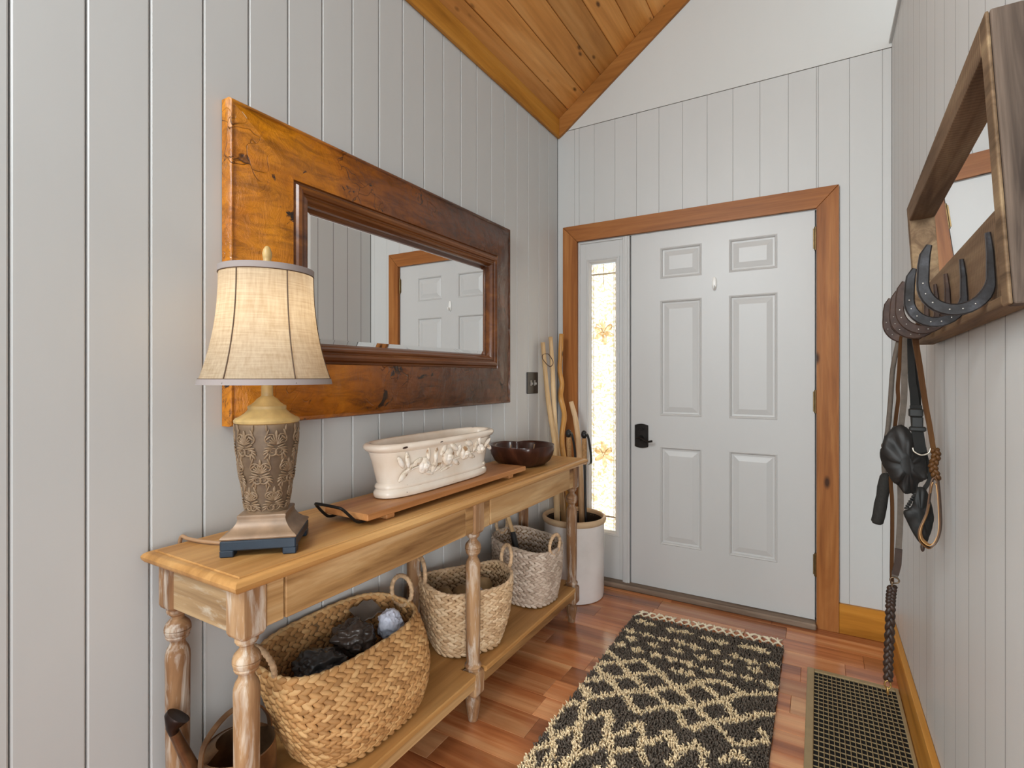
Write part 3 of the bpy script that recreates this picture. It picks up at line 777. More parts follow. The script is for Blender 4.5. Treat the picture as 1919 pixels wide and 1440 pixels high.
# ================================================================== THINGS ON THE TABLE
sb = thing('serving_board', 'long acacia wood serving board with black metal handle on table', 'serving board', (0, 0, 0))
bz = TT + 0.016
acacia = wood('acacia', '#8a5730', '#b67c4a', '#cf9a66', 1, 0.7, 0.42, knots=0.9, rnd=0.0)
b = MB().cbox((0.172, 1.046, bz), (0.347, 1.955, bz+0.019), 0.0025); b.build('plank', acacia, sb)
for y in (1.13, 1.83):
    b = MB().cbox((0.182, y, TT+0.0005), (0.337, y+0.035, bz-0.0002), 0.002); b.build('runner', acacia, sb)
blk = plain('black_iron', '#1e1b19', 0.5, 0.5, 0.6)
b = MB(); b.tube(catmull([(0.200, 1.085, bz-0.004), (0.200, 1.043, bz-0.004), (0.201, 1.022, bz+0.008), (0.206, 0.990, bz+0.040), (0.222, 0.982, bz+0.047), (0.298, 0.982, bz+0.047), (0.314, 0.990, bz+0.040), (0.319, 1.022, bz+0.008), (0.320, 1.043, bz-0.004), (0.320, 1.085, bz-0.004)], 5), 0.0042, 10); b.build('handle', blk, sb, 180)

# planter --------------------------------------------------------------
BT = bz + 0.019
PXc, PYc = 0.242, 1.480
pla = thing('ceramic_planter', 'oblong cream glazed ceramic planter with raised flower garland', 'planter', (PXc, PYc, BT + 0.0005))
def stadium(hl, hw, z, n=44):
    out = []
    for k in range(n):
        a_ = 2*PI*k/n; c_, s_ = math.cos(a_), math.sin(a_); e = 0.78
        ex = abs(s_)**e*hw*(1 if s_ >= 0 else -1); ey = (abs(c_)**0.55)*hl*(1 if c_ >= 0 else -1)
        out.append((ex, ey, z))
    return out
PS = 1.03
pr = [(0.268, 0.058, 0.0), (0.278, 0.071, 0.003), (0.281, 0.074, 0.010), (0.281, 0.074, 0.017), (0.276, 0.070, 0.023), (0.273, 0.067, 0.026), (0.276, 0.070, 0.029), (0.277, 0.071, 0.034), (0.274, 0.068, 0.039), (0.270, 0.065, 0.043),
      (0.279, 0.071, 0.075), (0.289, 0.077, 0.110), (0.298, 0.083, 0.132), (0.299, 0.0835, 0.136), (0.309, 0.093, 0.141), (0.315, 0.099, 0.148), (0.315, 0.099, 0.154), (0.310, 0.094, 0.160), (0.302, 0.086, 0.162), (0.292, 0.077, 0.160), (0.286, 0.071, 0.152), (0.276, 0.063, 0.10), (0.262, 0.055, 0.03), (0.18, 0.03, 0.02)]
cer = M('cream_glaze'); f_ = cer.noise(cer.coords((1, 1, 1)), 7, 4)
cbase = cer.ramp(f_, [(0.35, lin('#e6d5c0')), (0.65, lin('#f3e8d9'))])
chip = cer.ramp(cer.noise(cer.coords((1, 1, 1.6), 0), 26, 3, 0.5), [(0.735, (0, 0, 0, 1)), (0.75, (1, 1, 1, 1))])
cer.col(cer.mix(chip, cbase, lin('#4a3020'))).rough(0.16, 0.5, 0, 0.4)
b = MB(); b.loft([stadium(l_*PS, w_*0.92, z_*1.08) for l_, w_, z_ in pr]); b.build('trough', cer.m, pla, 45)
rel = M('relief_glaze'); f_ = rel.noise(rel.coords(), 40, 3); rel.col(rel.ramp(f_, [(0.32, lin('#a5825f')), (0.43, lin('#eadbc6')), (0.7, lin('#fbf5ec'))])).rough(0.22, 0.5, 0, 0.3)
def front_x(z): return 0.060 + (z-0.046)*0.17
b = MB()
def rleaf(y, z, a_, L, Wd, t=0.005):
    d = Vector((0, math.cos(a_), math.sin(a_))); s_ = Vector((0, -math.sin(a_), math.cos(a_)))
    b.lens(Vector((front_x(z*1.08)+0.001, y, z*1.08)), d*L*1.2, s_*Wd*1.25, Vector((t*1.3, 0, 0)), 8, (-.9, -.5, 0, .5, .9))
def rose(y, z, R):
    for k in range(5): rleaf(y + R*0.55*math.cos(k*1.257+.4), z + R*0.5*math.sin(k*1.257+.4), k*1.257+.4+PI/2, R*0.62, R*0.42, 0.008)
    rleaf(y, z, 0.5, R*0.6, R*0.45, 0.013)
    for k in range(3): rleaf(y + R*0.2*math.cos(k*2.1), z + R*0.2*math.sin(k*2.1), k*2.1+1.3, R*0.36, R*0.2, 0.015)
yo = -PYc
for (y, z, R) in ((1.33, 0.085, 0.026), (1.455, 0.096, 0.030), (1.555, 0.098, 0.026), (1.655, 0.100, 0.020)): rose(y+yo, z, R)
for (y, z, a_, L, Wd) in ((1.215, 0.108, 2.2, 0.020, 0.008), (1.245, 0.112, 1.75, 0.022, 0.008), (1.235, 0.068, 0.6, 0.024, 0.009), (1.262, 0.088, 0.5, 0.018, 0.006), (1.295, 0.100, 0.35, 0.022, 0.008), (1.345, 0.118, 1.6, 0.018, 0.008), (1.385, 0.112, 1.4, 0.024, 0.008), (1.385, 0.078, 1.0, 0.022, 0.011), (1.41, 0.068, 0.4, 0.022, 0.007), (1.425, 0.122, 0.8, 0.020, 0.009), (1.485, 0.125, -0.6, 0.022, 0.009), (1.500, 0.075, -0.5, 0.024, 0.008), (1.515, 0.110, 1.0, 0.020, 0.009), (1.575, 0.128, -0.3, 0.020, 0.009), (1.595, 0.082, -0.3, 0.024, 0.007), (1.62, 0.116, 0.9, 0.022, 0.007), (1.640, 0.130, 1.7, 0.014, 0.007), (1.70, 0.118, 0.6, 0.022, 0.007), (1.715, 0.100, -0.6, 0.016, 0.007), (1.455, 0.060, 0.2, 0.03, 0.005), (1.36, 0.058, -0.3, 0.02, 0.006)):
    rleaf(y+yo, z, a_, L, Wd)
b.tube(catmull([(front_x(z)+0.001, y+yo, z) for y, z in ((1.24, 0.078), (1.30, 0.092), (1.39, 0.085), (1.50, 0.090), (1.60, 0.100), (1.70, 0.112))], 6), 0.0035, 6)
b.build('garland', rel.m, pla, 180)

chipm = plain('chip_brown', '#3b241a', 0.8)
for y, L in ((-0.262, 0.012), (-0.085, 0.011)):
    b = MB(); b.lens((0.0885, y, 0.164), (0, L, 0.001), (0.0035, 0, -0.001), (0, 0, 0.0028), 6); b.build('chip', chipm, pla, 180)

# heart bowl -----------------------------------------------------------
bowl = thing('heart_bowl', 'dark carved wooden heart shaped bowl beside the planter', 'bowl', (0.205, 2.175, TT + 0.0005), math.radians(-48))
def heart(R, z, rib=0.0, n=72):
    out = []
    for k in range(n):
        a_ = 2*PI*k/n                     # 0 = tip direction (+x local is tip)
        notch = math.exp(-((abs(a_-PI))/0.28)**2); tip = math.exp(-(min(a_, 2*PI-a_)/0.30)**2)
        r = R*(1 - 0.30*notch + 0.14*tip + 0.05*abs(math.sin(a_)))
        r += rib*math.cos(k*PI)
        out.append((r*math.cos(a_), r*math.sin(a_), z))
    return out
bwood = wood('bowl_wood', '#25130c', '#3f2217', '#5a3423', 2, 0.8, 0.28, coat=0.25)
b = MB(); b.loft([heart(0.085, 0.0), heart(0.104, 0.003, 0.001), heart(0.124, 0.022, 0.0026), heart(0.138, 0.050, 0.0026), heart(0.145, 0.076, 0.0012), heart(0.147, 0.090), heart(0.145, 0.095), heart(0.138, 0.094), heart(0.132, 0.085), heart(0.125, 0.05), heart(0.10, 0.025), heart(0.06, 0.014)])
b.build('bowl_body', bwood, bowl, 50)
for y in (-0.06, 0.055):
    b = MB(); b.tube(catmull([(-0.02, y, 0.04), (-0.015, y+0.006, 0.070), (-0.02, y+0.010, 0.090)], 4), 0.0035, 6)
    b.build('wick', plain('wick', '#8a6a4c', 0.8), bowl, 180)

# ================================================================== BASKETS
def hy_mat(name, d, m_, l_):
    m = M(name)
    at = m.n('ShaderNodeAttribute', attribute_name='tone')
    f = m.noise(m.coords((1, 1, 1)), 60, 3)
    g = m.math('ADD', m.math('MULTIPLY', at.outputs['Fac'], 0.75), m.math('MULTIPLY', f, 0.25))
    m.col(m.ramp(g, [(0.1, lin(d)), (0.5, lin(m_)), (0.9, lin(l_))])).rough(0.62, 0.3)
    fs = m.noise(m.coords((220, 220, 220)), 1, 2); m.bump(fs, 0.25, 0.001)
    return m.m
HYS = (hy_mat('hyacinth_gold', '#a07446', '#be8d58', '#d0a570'), hy_mat('hyacinth_tan', '#ae8d69', '#c8a882', '#d8bd9a'), hy_mat('hyacinth_grey', '#a4907e', '#bba795', '#cebdac'))
wrapm = plain('wrapped_cord', '#c7a682', 0.65, 0.3, 0, 0.3, 60, 0.3)
dark_in = plain('basket_liner', '#7d6143', 0.85, 0.2)

def basket(name, label, loc_, rz, sect, rim_dz, mat, rows, sl, handles, hr=0.052, grp='woven baskets on the shelf'):
    """sect(t) -> (cx, cy, ax, ay, z) of the superellipse at height t; rim_dz(phi) raises the rim"""
    t_ = thing(name, label, 'basket', loc_, rz, grp)
    H_ = sect(1)[4]
    def P(phi, t):
        cx, cy, ax, ay, z = sect(t); c_, s_ = math.cos(phi), math.sin(phi); e = 0.68
        return Vector((cx + ax*abs(c_)**e*(1 if c_ >= 0 else -1), cy + ay*abs(s_)**e*(1 if s_ >= 0 else -1), z + rim_dz(phi)*t*t))
    b = MB(); tones = []
    def stitch(c, d, s_, n_, L, Wd, Tk):
        n0 = len(b.v); b.lens(c, d*L, s_*Wd, n_*Tk, 6, (-.8, -.45, 0, .45, .8), 0.75); tones.extend([random.random()]*(len(b.v)-n0))
    for r in range(rows):
        t = (r + 0.5)/rows
        # arc-length sampling of the outline
        N = 180; pts = [P(2*PI*k/N, t) for k in range(N)]; cum = [0]
        for k in range(N): cum.append(cum[-1] + (pts[(k+1) % N] - pts[k]).length)
        cnt = max(12, int(cum[-1]/sl)); k = 0; off = random.random()
        hgt = (P(0, min(1, t+0.5/rows)) - P(0, max(0, t-0.5/rows))).length
        for q in range(cnt):
            s0 = (q + 0.5*(r % 2))/cnt*cum[-1]
            if s0 >= cum[-1]: s0 -= cum[-1]
            k = 0 if q == 0 or s0 < cum[k] else k
            while k < N-1 and cum[k+1] < s0: k += 1
            f = (s0-cum[k])/max(1e-9, cum[k+1]-cum[k]); phi = 2*PI*(k+f)/N
            p = P(phi, t); tu = (P(phi+0.03, t) - P(phi-0.03, t)).normalized(); tv = (P(phi, min(1, t+.04)) - P(phi, max(0, t-.04))).normalized()
            n_ = tu.cross(tv).normalized(); tv = n_.cross(tu)
            a_ = 0.46 if r % 2 else -0.46
            a_ += random.uniform(-.12, .12)
            d = tu*math.cos(a_) + tv*math.sin(a_); d = (d + n_*0.16).normalized(); s_ = n_.cross(d).normalized(); nn = d.cross(s_)
            stitch(p + n_*random.uniform(0, .0015), d, s_, nn, sl*0.80, hgt*0.76, 0.0085)
    me = b.mesh('weave', mat, 180)
    at = me.attributes.new('tone', 'FLOAT', 'POINT'); at.data.foreach_set('value', tones[:len(me.vertices)])
    w = link('weave', me, t_); w['kind'] = 'stuff'
    # inner lining shell and base
    b = MB(); n = 48
    b.loft([[P(2*PI*k/n, t)*1 + (Vector((sect(t)[0], sect(t)[1], P(2*PI*k/n, t).z)) - P(2*PI*k/n, t)).normalized()*0.003 for k in range(n)] for t in (0, 0.15, 0.3, 0.45, 0.6, 0.75, 0.9, 1.0)], True, False)
    b.build('liner', dark_in, t_, 60)
    # braided rim
    N = 110
    b = MB(); b.tube([P(2*PI*k/N, 1.0) for k in range(N)], [0.0062 + 0.0018*math.sin(k*2.4) for k in range(N)], 7, closed=True); b.build('rim', mat_rim[mat.name], t_, 180)
    for (phi, lean, hgt, wdt) in handles:
        c = P(phi, 1.0); tu = (P(phi+0.05, 1) - P(phi-0.05, 1)); tu.z = 0; tu.normalize(); out = Vector((tu.y, -tu.x, 0)); up = (Vector((0, 0, 1)) + out*lean).normalized()
        cc = c + up*hgt; pts = []; rad = []
        K = 84
        for k in range(K):
            a_ = 2*PI*k/K; pts.append(cc + tu*(hr*wdt*math.cos(a_)) + up*(hr*math.sin(a_))); rad.append(0.0078 + 0.0011*math.sin(k*1.9))
        b = MB(); b.tube(pts, rad, 8, closed=True); b.build('handle', wrapm, t_, 180)
    return t_
mat_rim = {h.name: plain('rim_' + h.name, c, 0.65, 0.3, 0, 0.3, 70, 0.3) for h, c in zip(HYS, ('#cba574', '#c9aa88', '#b8a592'))}

def lerp3(t, a, b_, c): return a*(1-t)*(1-2*t) + 4*b_*t*(1-t) + c*t*(2*t-1)
SZ = ZS + 0.0085
def s1(t): return (lerp3(t, 0.0, -0.008, -0.056), lerp3(t, -0.01, -0.014, -0.022), lerp3(t, 0.128, 0.152, 0.134), lerp3(t, 0.200, 0.246, 0.262), 0.246*t)
basket('woven_basket', 'largest woven basket, wide golden oval holding dark bags near watering can', (0.212, 1.150, SZ), 0.0, s1, lambda p: -0.018*math.cos(p) + 0.016, HYS[0], 22, 0.027,
       [(-PI/2, 0.30, 0.028, 0.92), (PI/2, 0.10, 0.030, 0.92)], 0.050)
def s2(t): return (0.0, 0.0, lerp3(t, 0.112, 0.135, 0.138), lerp3(t, 0.125, 0.165, 0.178), 0.250*t)
basket('woven_basket', 'middle woven basket behind the centre table leg, with flat upright handles', (0.212, 1.700, SZ), math.radians(-32), s2, lambda p: 0.030*abs(math.sin(p))**3 - 0.012, HYS[1], 20, 0.0265,
       [(-PI/2, 0.05, 0.036, 0.85), (PI/2, 0.16, 0.030, 0.85)], 0.050)
def s3(t): return (0.0, 0.0, lerp3(t, 0.130, 0.150, 0.152), lerp3(t, 0.112, 0.130, 0.138), 0.262*t)
basket('woven_basket', 'greyish woven basket beside the stoneware crock with round ring handles', (0.222, 2.195, SZ), math.radians(-6), s3, lambda p: -0.022*math.cos(p) + 0.004, HYS[2], 20, 0.0265,
       [(0.0, 0.06, 0.026, 0.95), (PI, 0.06, 0.03, 0.95)], 0.046)

# contents ---------------------------------------------------------------
def blob(name, label, cat, c, r, mat, amp, fr, seed, smooth=180, sub=4, grp=None, sharp=False):
    bm = bmesh.new(); bmesh.ops.create_icosphere(bm, subdivisions=sub, radius=1.0)
    for v in bm.verts:
        p = v.co.copy(); q = p*fr + Vector((seed, seed*1.3, 0))
        d = mnoise.fractal(q, 0.8, 2.1, 4)
        if sharp: d = 0.55*d + 0.5*abs(mnoise.noise(q*1.3)) + 0.22*abs(mnoise.noise(q*3.1)) - 0.3
        k = 1 + amp*d
        v.co = Vector((p.x*r[0]*k, p.y*r[1]*k, p.z*r[2]*k))
    me = bpy.data.meshes.new(name); bm.to_mesh(me); bm.free()
    me.polygons.foreach_set('use_smooth', [True]*len(me.polygons)); me.materials.append(mat)
    o = link(name, me, None, c)
    return tag(o, label, cat, grp)
bagm = plain('dark_plastic', '#3a3837', 0.2, 0.5, 0, 0.35, 12); bagb = plain('brown_plastic', '#4a3f38', 0.25, 0.5, 0, 0.35, 12)
bluem = plain('blue_white_plastic', '#d3d7e6', 0.4, 0.5, 0, 0.10, 9)
blob('plastic_bag', 'crumpled dark grey plastic bag at the front of the largest basket', 'plastic bag', (0.165, 1.035, 0.390), (0.072, 0.078, 0.055), bagm, 0.45, 1.7, 3.1, sub=5, sharp=True)
blob('plastic_bag', 'crumpled brownish plastic bag heaped behind the dark grey one in largest basket', 'plastic bag', (0.135, 1.190, 0.405), (0.070, 0.066, 0.055), bagb, 0.45, 1.6, 8.7, sub=5, sharp=True)
blob('plastic_bag', 'crumpled pale blue white plastic bag at the right of the largest basket', 'plastic bag', (0.190, 1.300, 0.415), (0.046, 0.044, 0.046), bluem, 0.35, 1.5, 5.5, sub=5, sharp=True)
pp = MB()
rows_ = []
for i in range(7):
    u = i/6; rows_.append([Vector((0.066 + 0.07*u + 0.004*math.sin(j*1.3), 1.235 + 0.10*j/6 - 0.0*u, 0.462 - 0.012*math.sin(u*3) - 0.02*u + 0.004*math.sin(j*2+i))) for j in range(7)])
V = []; F = []
for r_ in rows_: V += r_
for r_ in rows_: V += [p - Vector((0, 0, 0.004)) for p in r_]
for i in range(6):
    for j in range(6):
        a = i*7+j; F += [(a, a+1, a+8, a+7), (49+a, 49+a+7, 49+a+8, 49+a+1)]
for j in range(6): F += [(j, 49+j, 50+j, j+1), (42+j, 43+j, 92+j, 91+j)]
for i in range(6): F += [(i*7, i*7+7, 56+i*7, 49+i*7), (i*7+6, 55+i*7, 62+i*7, 13+i*7)]
pp.add(V, F); o = pp.build('paper_bag', plain('grey_paper', '#6f655c', 0.7), None, 40); tag(o, 'folded grey brown paper bag lying against the back of the largest basket', 'paper bag')
tanm = plain('tan_lump', '#a98a62', 0.7, 0.4, 0, 0.2, 25)
for c, r, lb in (((0.165, 1.625, 0.370), (0.045, 0.03, 0.05), 'tan wedge shaped lump on the left inside the middle basket'), ((0.20, 1.70, 0.365), (0.04, 0.04, 0.045), 'small tan lump just behind the centre leg in the middle basket'), ((0.240, 1.770, 0.385), (0.042, 0.05, 0.042), 'rounded brown lump on the right inside the middle basket')):
    blob('tan_lump', lb, 'lump', c, r, tanm, 0.2, 1.2, c[1]*7, sub=3, grp='lumps inside the middle basket')
blob('white_lump', 'small white lump half hidden behind the centre leg in the middle basket', 'lump', (0.258, 1.705, 0.385), (0.03, 0.03, 0.03), plain('white_lump', '#cfcdd0', 0.6), 0.1, 1, 2, sub=3)
if True:
    br = thing('snow_brush', 'long brush with wooden handle and black sleeve standing in the greyish basket', 'brush', (0, 0, 0))
    top = Vector((0.075, 2.205, 0.640)); mid = Vector((0.150, 2.180, 0.490)); bot = Vector((0.195, 2.150, 0.385))
    b = MB(); b.tube([top, mid], 0.0105, 10); b.build('handle', wood('brush_wood', '#a07c50', '#c5a274', '#d6b88c', 2, 1.0, 0.45), br, 50)
    b = MB(); b.tube([mid, mid.lerp(bot, .15), bot], [0.0125, 0.014, 0.016], 10); b.build('sleeve', plain('brush_black', '#161616', 0.5), br, 50)
    b = MB(); b.tube([bot, bot + Vector((0.012, -0.008, -0.035))], [0.018, 0.026], 10); b.build('bristles', plain('bristle_black', '#201d1b', 0.9), br, 50)

# watering can -------------------------------------------------------------
cop = M('aged_copper'); f_ = cop.noise(cop.coords(), 14, 4); cop.col(cop.ramp(f_, [(0.3, lin('#5c4130')), (0.7, lin('#93704f'))])).rough(0.34, 0.5, 0.7)
can = thing('watering_can', 'aged copper watering can with hoop handle at the left end of shelf', 'watering can', (0.172, 0.784, ZS + 0.0005))
b = MB(); b.lathe([(0.080, 0), (0.0855, 0.003), (0.0855, 0.105), (0.083, 0.128), (0.0845, 0.132), (0.082, 0.134), (0.0805, 0.128), (0.0825, 0.10), (0.082, 0.006), (0.01, 0.005)], 40); b.build('can_body', cop.m, can, 40)
b = MB(); n = 20
b.loft([[(0.0835*math.cos(a_), 0.0835*math.sin(a_), 0.130) for a_ in [PI*0.5 + PI*1.0*k/n for k in range(n+1)]], [(0.05*math.cos(a_) - 0.004, 0.05*math.sin(a_), 0.146) for a_ in [PI*0.5 + PI*1.0*k/n for k in range(n+1)]]], False, False, False); b.build('half_cover', cop.m, can, 60)
b = MB(); b.strap(catmull([(0.0, -0.088, 0.075), (0.0, -0.096, 0.125), (0.0, -0.085, 0.185), (0.0, -0.03, 0.225), (0.0, 0.035, 0.218), (0.0, 0.078, 0.165), (0.0, 0.086, 0.115)], 7), 0.016, 0.0035, (1, 0, 0)); b.build('hoop_handle', cop.m, can, 30)
sp0 = Vector((-0.055, -0.062, 0.045)); sp1 = Vector((-0.050, -0.130, 0.225))
b = MB(); b.tube([sp0, sp0.lerp(sp1, .5), sp1], [0.020, 0.0145, 0.011], 14); spt = b.build('spout', cop.m, can, 60)
dr = (sp1-sp0).normalized()
b = MB(); b.tube([sp1 - dr*0.004, sp1 + dr*0.008, sp1 + Vector((0.004, 0.006, 0.030)), sp1 + Vector((0.005, 0.008, 0.033))], [0.0115, 0.013, 0.028, 0.027], 16); b.build('rose', plain('dark_copper', '#2a1a14', 0.4, 0.5, 0.6), spt, 50)

# crock and sticks -----------------------------------------------------------
cx_, cy_ = 0.215, 2.765
crock = thing('stoneware_crock', 'tall pale stoneware crock standing between table and door', 'crock', (cx_, cy_, 0.0005))
cm = M('stoneware'); f_ = cm.noise(cm.coords((1, 1, 1)), 5, 4); cm.col(cm.ramp(f_, [(0.3, lin('#ddd6d0')), (0.7, lin('#ece7e3'))])).rough(0.22, 0.5, 0, 0.3)
b = MB(); b.lathe([(0.160, 0), (0.166, 0.004), (0.169, 0.02), (0.170, 0.20), (0.171, 0.40), (0.171, 0.418)], 56, cap1=False); b.build('body', cm.m, crock, 45)
rimm = plain('raw_stoneware', '#cfb28d', 0.5, 0.4, 0, 0.12, 12)
b = MB(); b.lathe([(0.171, 0.416), (0.176, 0.420), (0.181, 0.428), (0.1825, 0.438), (0.180, 0.447), (0.173, 0.452), (0.166, 0.450), (0.161, 0.443), (0.159, 0.42)], 56, cap0=False, cap1=False); b.build('rim', rimm, crock, 60)
b = MB(); b.lathe([(0.159, 0.43), (0.158, 0.2), (0.157, 0.02), (0.01, 0.018)], 48, cap0=False); b.build('inside', plain('crock_inside', '#3b332d', 0.5), crock, 60)
def stick(label, pts, rad, mat, n=7, twist=0.0, seg=10):
    P_ = catmull(pts, n); N = len(P_)
    if twist:
        Q = []
        for i, p in enumerate(P_):
            t = i/(N-1); a_ = t*twist; amp = 0.010*math.sin(min(1, max(0, (t-0.12)/0.75))*PI)**0.6 if 0.12 < t < 0.87 else 0
            Q.append(p + Vector((amp*math.cos(a_), amp*math.sin(a_), 0)))
        P_ = Q
    R = [rad[0] + (rad[1]-rad[0])*i/(N-1) for i in range(N)]
    R = [r*(1 + 0.12*mnoise.noise(Vector((i*0.45, r*900, 1.7)))) for i, r in enumerate(R)]
    t_ = thing('walking_stick', label, 'walking stick', (0, 0, 0), 0, 'walking sticks in the crock')
    b = MB(); b.tube(P_, R, seg); b.build('shaft', mat, t_, 180)
    return t_
sm1 = wood('stick_pale', '#a07c54', '#cfac7e', '#e6cba2', 2, 0.6, 0.4, knots=5.0); sm2 = wood('stick_honey', '#8f5d26', '#c48d48', '#dfae68', 2, 0.7, 0.3, knots=3.5, coat=0.3); sm3 = wood('stick_bare', '#a88058', '#d0ac82', '#e4c8a2', 2, 0.6, 0.45)
w1 = stick('tall pale walking stick with leather cord loop leaning in the corner', [(0.030, 2.735, 1.442), (0.051, 2.74, 1.195), (0.072, 2.742, 1.033), (0.097, 2.742, 0.91), (0.111, 2.735, 0.785), (0.124, 2.73, 0.426), (0.14, 2.735, 0.05)], (0.0130, 0.0200), sm1)
b = MB(); b.tube(catmull([(0.046, 2.728, 1.375), (0.034, 2.722, 1.365), (0.040, 2.718, 1.34), (0.075, 2.735, 1.30), (0.085, 2.76, 1.325), (0.062, 2.75, 1.37), (0.048, 2.73, 1.375)], 6), 0.0022, 6); b.build('leather_loop', plain('loop_leather', '#3d2516', 0.6), w1, 180)
stick('slim pale walking stick just behind the one with the cord loop', [(0.050, 2.796, 1.477), (0.070, 2.786, 1.258), (0.078, 2.784, 1.069), (0.100, 2.782, 0.791), (0.135, 2.79, 0.44), (0.165, 2.79, 0.05)], (0.0125, 0.018), sm1)
stick('honey coloured walking stick with spiral twisted middle, tallest in the crock', [(0.080, 2.883, 1.501), (0.071, 2.885, 1.258), (0.092, 2.872, 1.104), (0.105, 2.855, 0.874), (0.142, 2.845, 0.447), (0.185, 2.855, 0.05)], (0.0140, 0.0185), sm2, 10, 26.0)
stick('short bare wood walking stick leaning to the right in the crock', [(0.152, 2.865, 1.092), (0.186, 2.862, 0.968), (0.213, 2.85, 0.769), (0.232, 2.838, 0.456), (0.25, 2.835, 0.05)], (0.014, 0.020), sm3)
cork = plain('cork', '#a97f52', 0.8, 0.3, 0, 0.25, 90); blkp = plain('pole_black', '#1c1a19', 0.45)
for lb, t0, d in (('black trekking pole with cork grip in front of the short stick', Vector((0.180, 2.765, 0.935)), Vector((0.032, 0.0, -0.88))), ('black trekking pole with cork grip and strap nearest the sidelight', Vector((0.262, 2.800, 0.930)), Vector((0.022, -0.01, -0.87)))):
    tp = thing('trekking_pole', lb, 'trekking pole', (0, 0, 0), 0, 'trekking poles in the crock')
    b = MB(); b.tube([t0 + d*0.05, t0 + d*0.10, t0 + d*0.16, t0 + d*0.22], [0.014, 0.0155, 0.0135, 0.014], 12); b.build('grip', cork, tp, 60)
    b = MB(); b.lens(t0 + d*0.025, Vector((0, 0, 0.024)), Vector((0.019, 0, 0)), Vector((0, 0.016, 0)), 10); b.build('knob', blkp, tp, 180)
    b = MB(); b.tube([t0 + d*0.21, t0 + d], [0.008, 0.006], 10); b.build('shaft', blkp, tp, 60)
    b = MB(); b.strap(catmull([t0 + Vector((0.006, -0.012, -0.012)), t0 + Vector((0.030, -0.022, -0.02)), t0 + Vector((0.045, -0.020, -0.09)), t0 + Vector((0.05, -0.016, -0.17)), t0 + Vector((0.036, -0.016, -0.19))], 6), 0.018, 0.002, (0.3, 1, 0)); b.build('strap', blkp, tp, 30)

# ================================================================== RUG
RX0, RX1, RY0, RY1 = 0.606, 1.288, 0.95, 2.654
rug = thing('shag_rug', 'charcoal and cream shag rug with diamond pattern and knotted fringe', 'rug', (0, 0, 0))
def far_edge(x): return RY1 - 0.012 + 0.034*(x-RX0)/(RX1-RX0)
b = MB(); b.add([(RX0, RY0, 0.001), (RX1, RY0, 0.001), (RX1, far_edge(RX1), 0.001), (RX0, far_edge(RX0), 0.001), (RX0, RY0, 0.006), (RX1, RY0, 0.006), (RX1, far_edge(RX1), 0.006), (RX0, far_edge(RX0), 0.006)], [(0,3,2,1),(4,5,6,7),(0,1,5,4),(1,2,6,5),(2,3,7,6),(3,0,4,7)])
b.build('backing', plain('rug_backing', '#4a4038', 0.95), rug)
def seg_d(px, py, a, b_):
    vx, vy = b_[0]-a[0], b_[1]-a[1]; t = np.clip(((px-a[0])*vx + (py-a[1])*vy)/(vx*vx+vy*vy), 0, 1)
    return np.hypot(px-a[0]-t*vx, py-a[1]-t*vy)
RUG_SPOTS = [(0.66,2.588),(0.7,2.582),(0.644,2.464),(0.719,2.465),(0.672,2.394),(0.644,2.314),(0.724,2.307),(0.78,2.388),(0.801,2.463),(0.804,2.307),(0.814,2.571),(0.873,2.585),(0.877,2.476),(0.876,2.31),(0.882,2.394),(0.945,2.467),(0.951,2.31),(0.991,2.388),(0.978,2.574),(1.041,2.573),(1.032,2.47),(1.031,2.299),(1.086,2.4),(1.11,2.475),(1.136,2.585),(1.181,2.587),(1.21,2.586),(1.178,2.465),(1.198,2.402),(1.256,2.478),(1.108,2.313),(1.175,2.323),(1.254,2.321),(0.967,2.231),(0.922,2.23)]
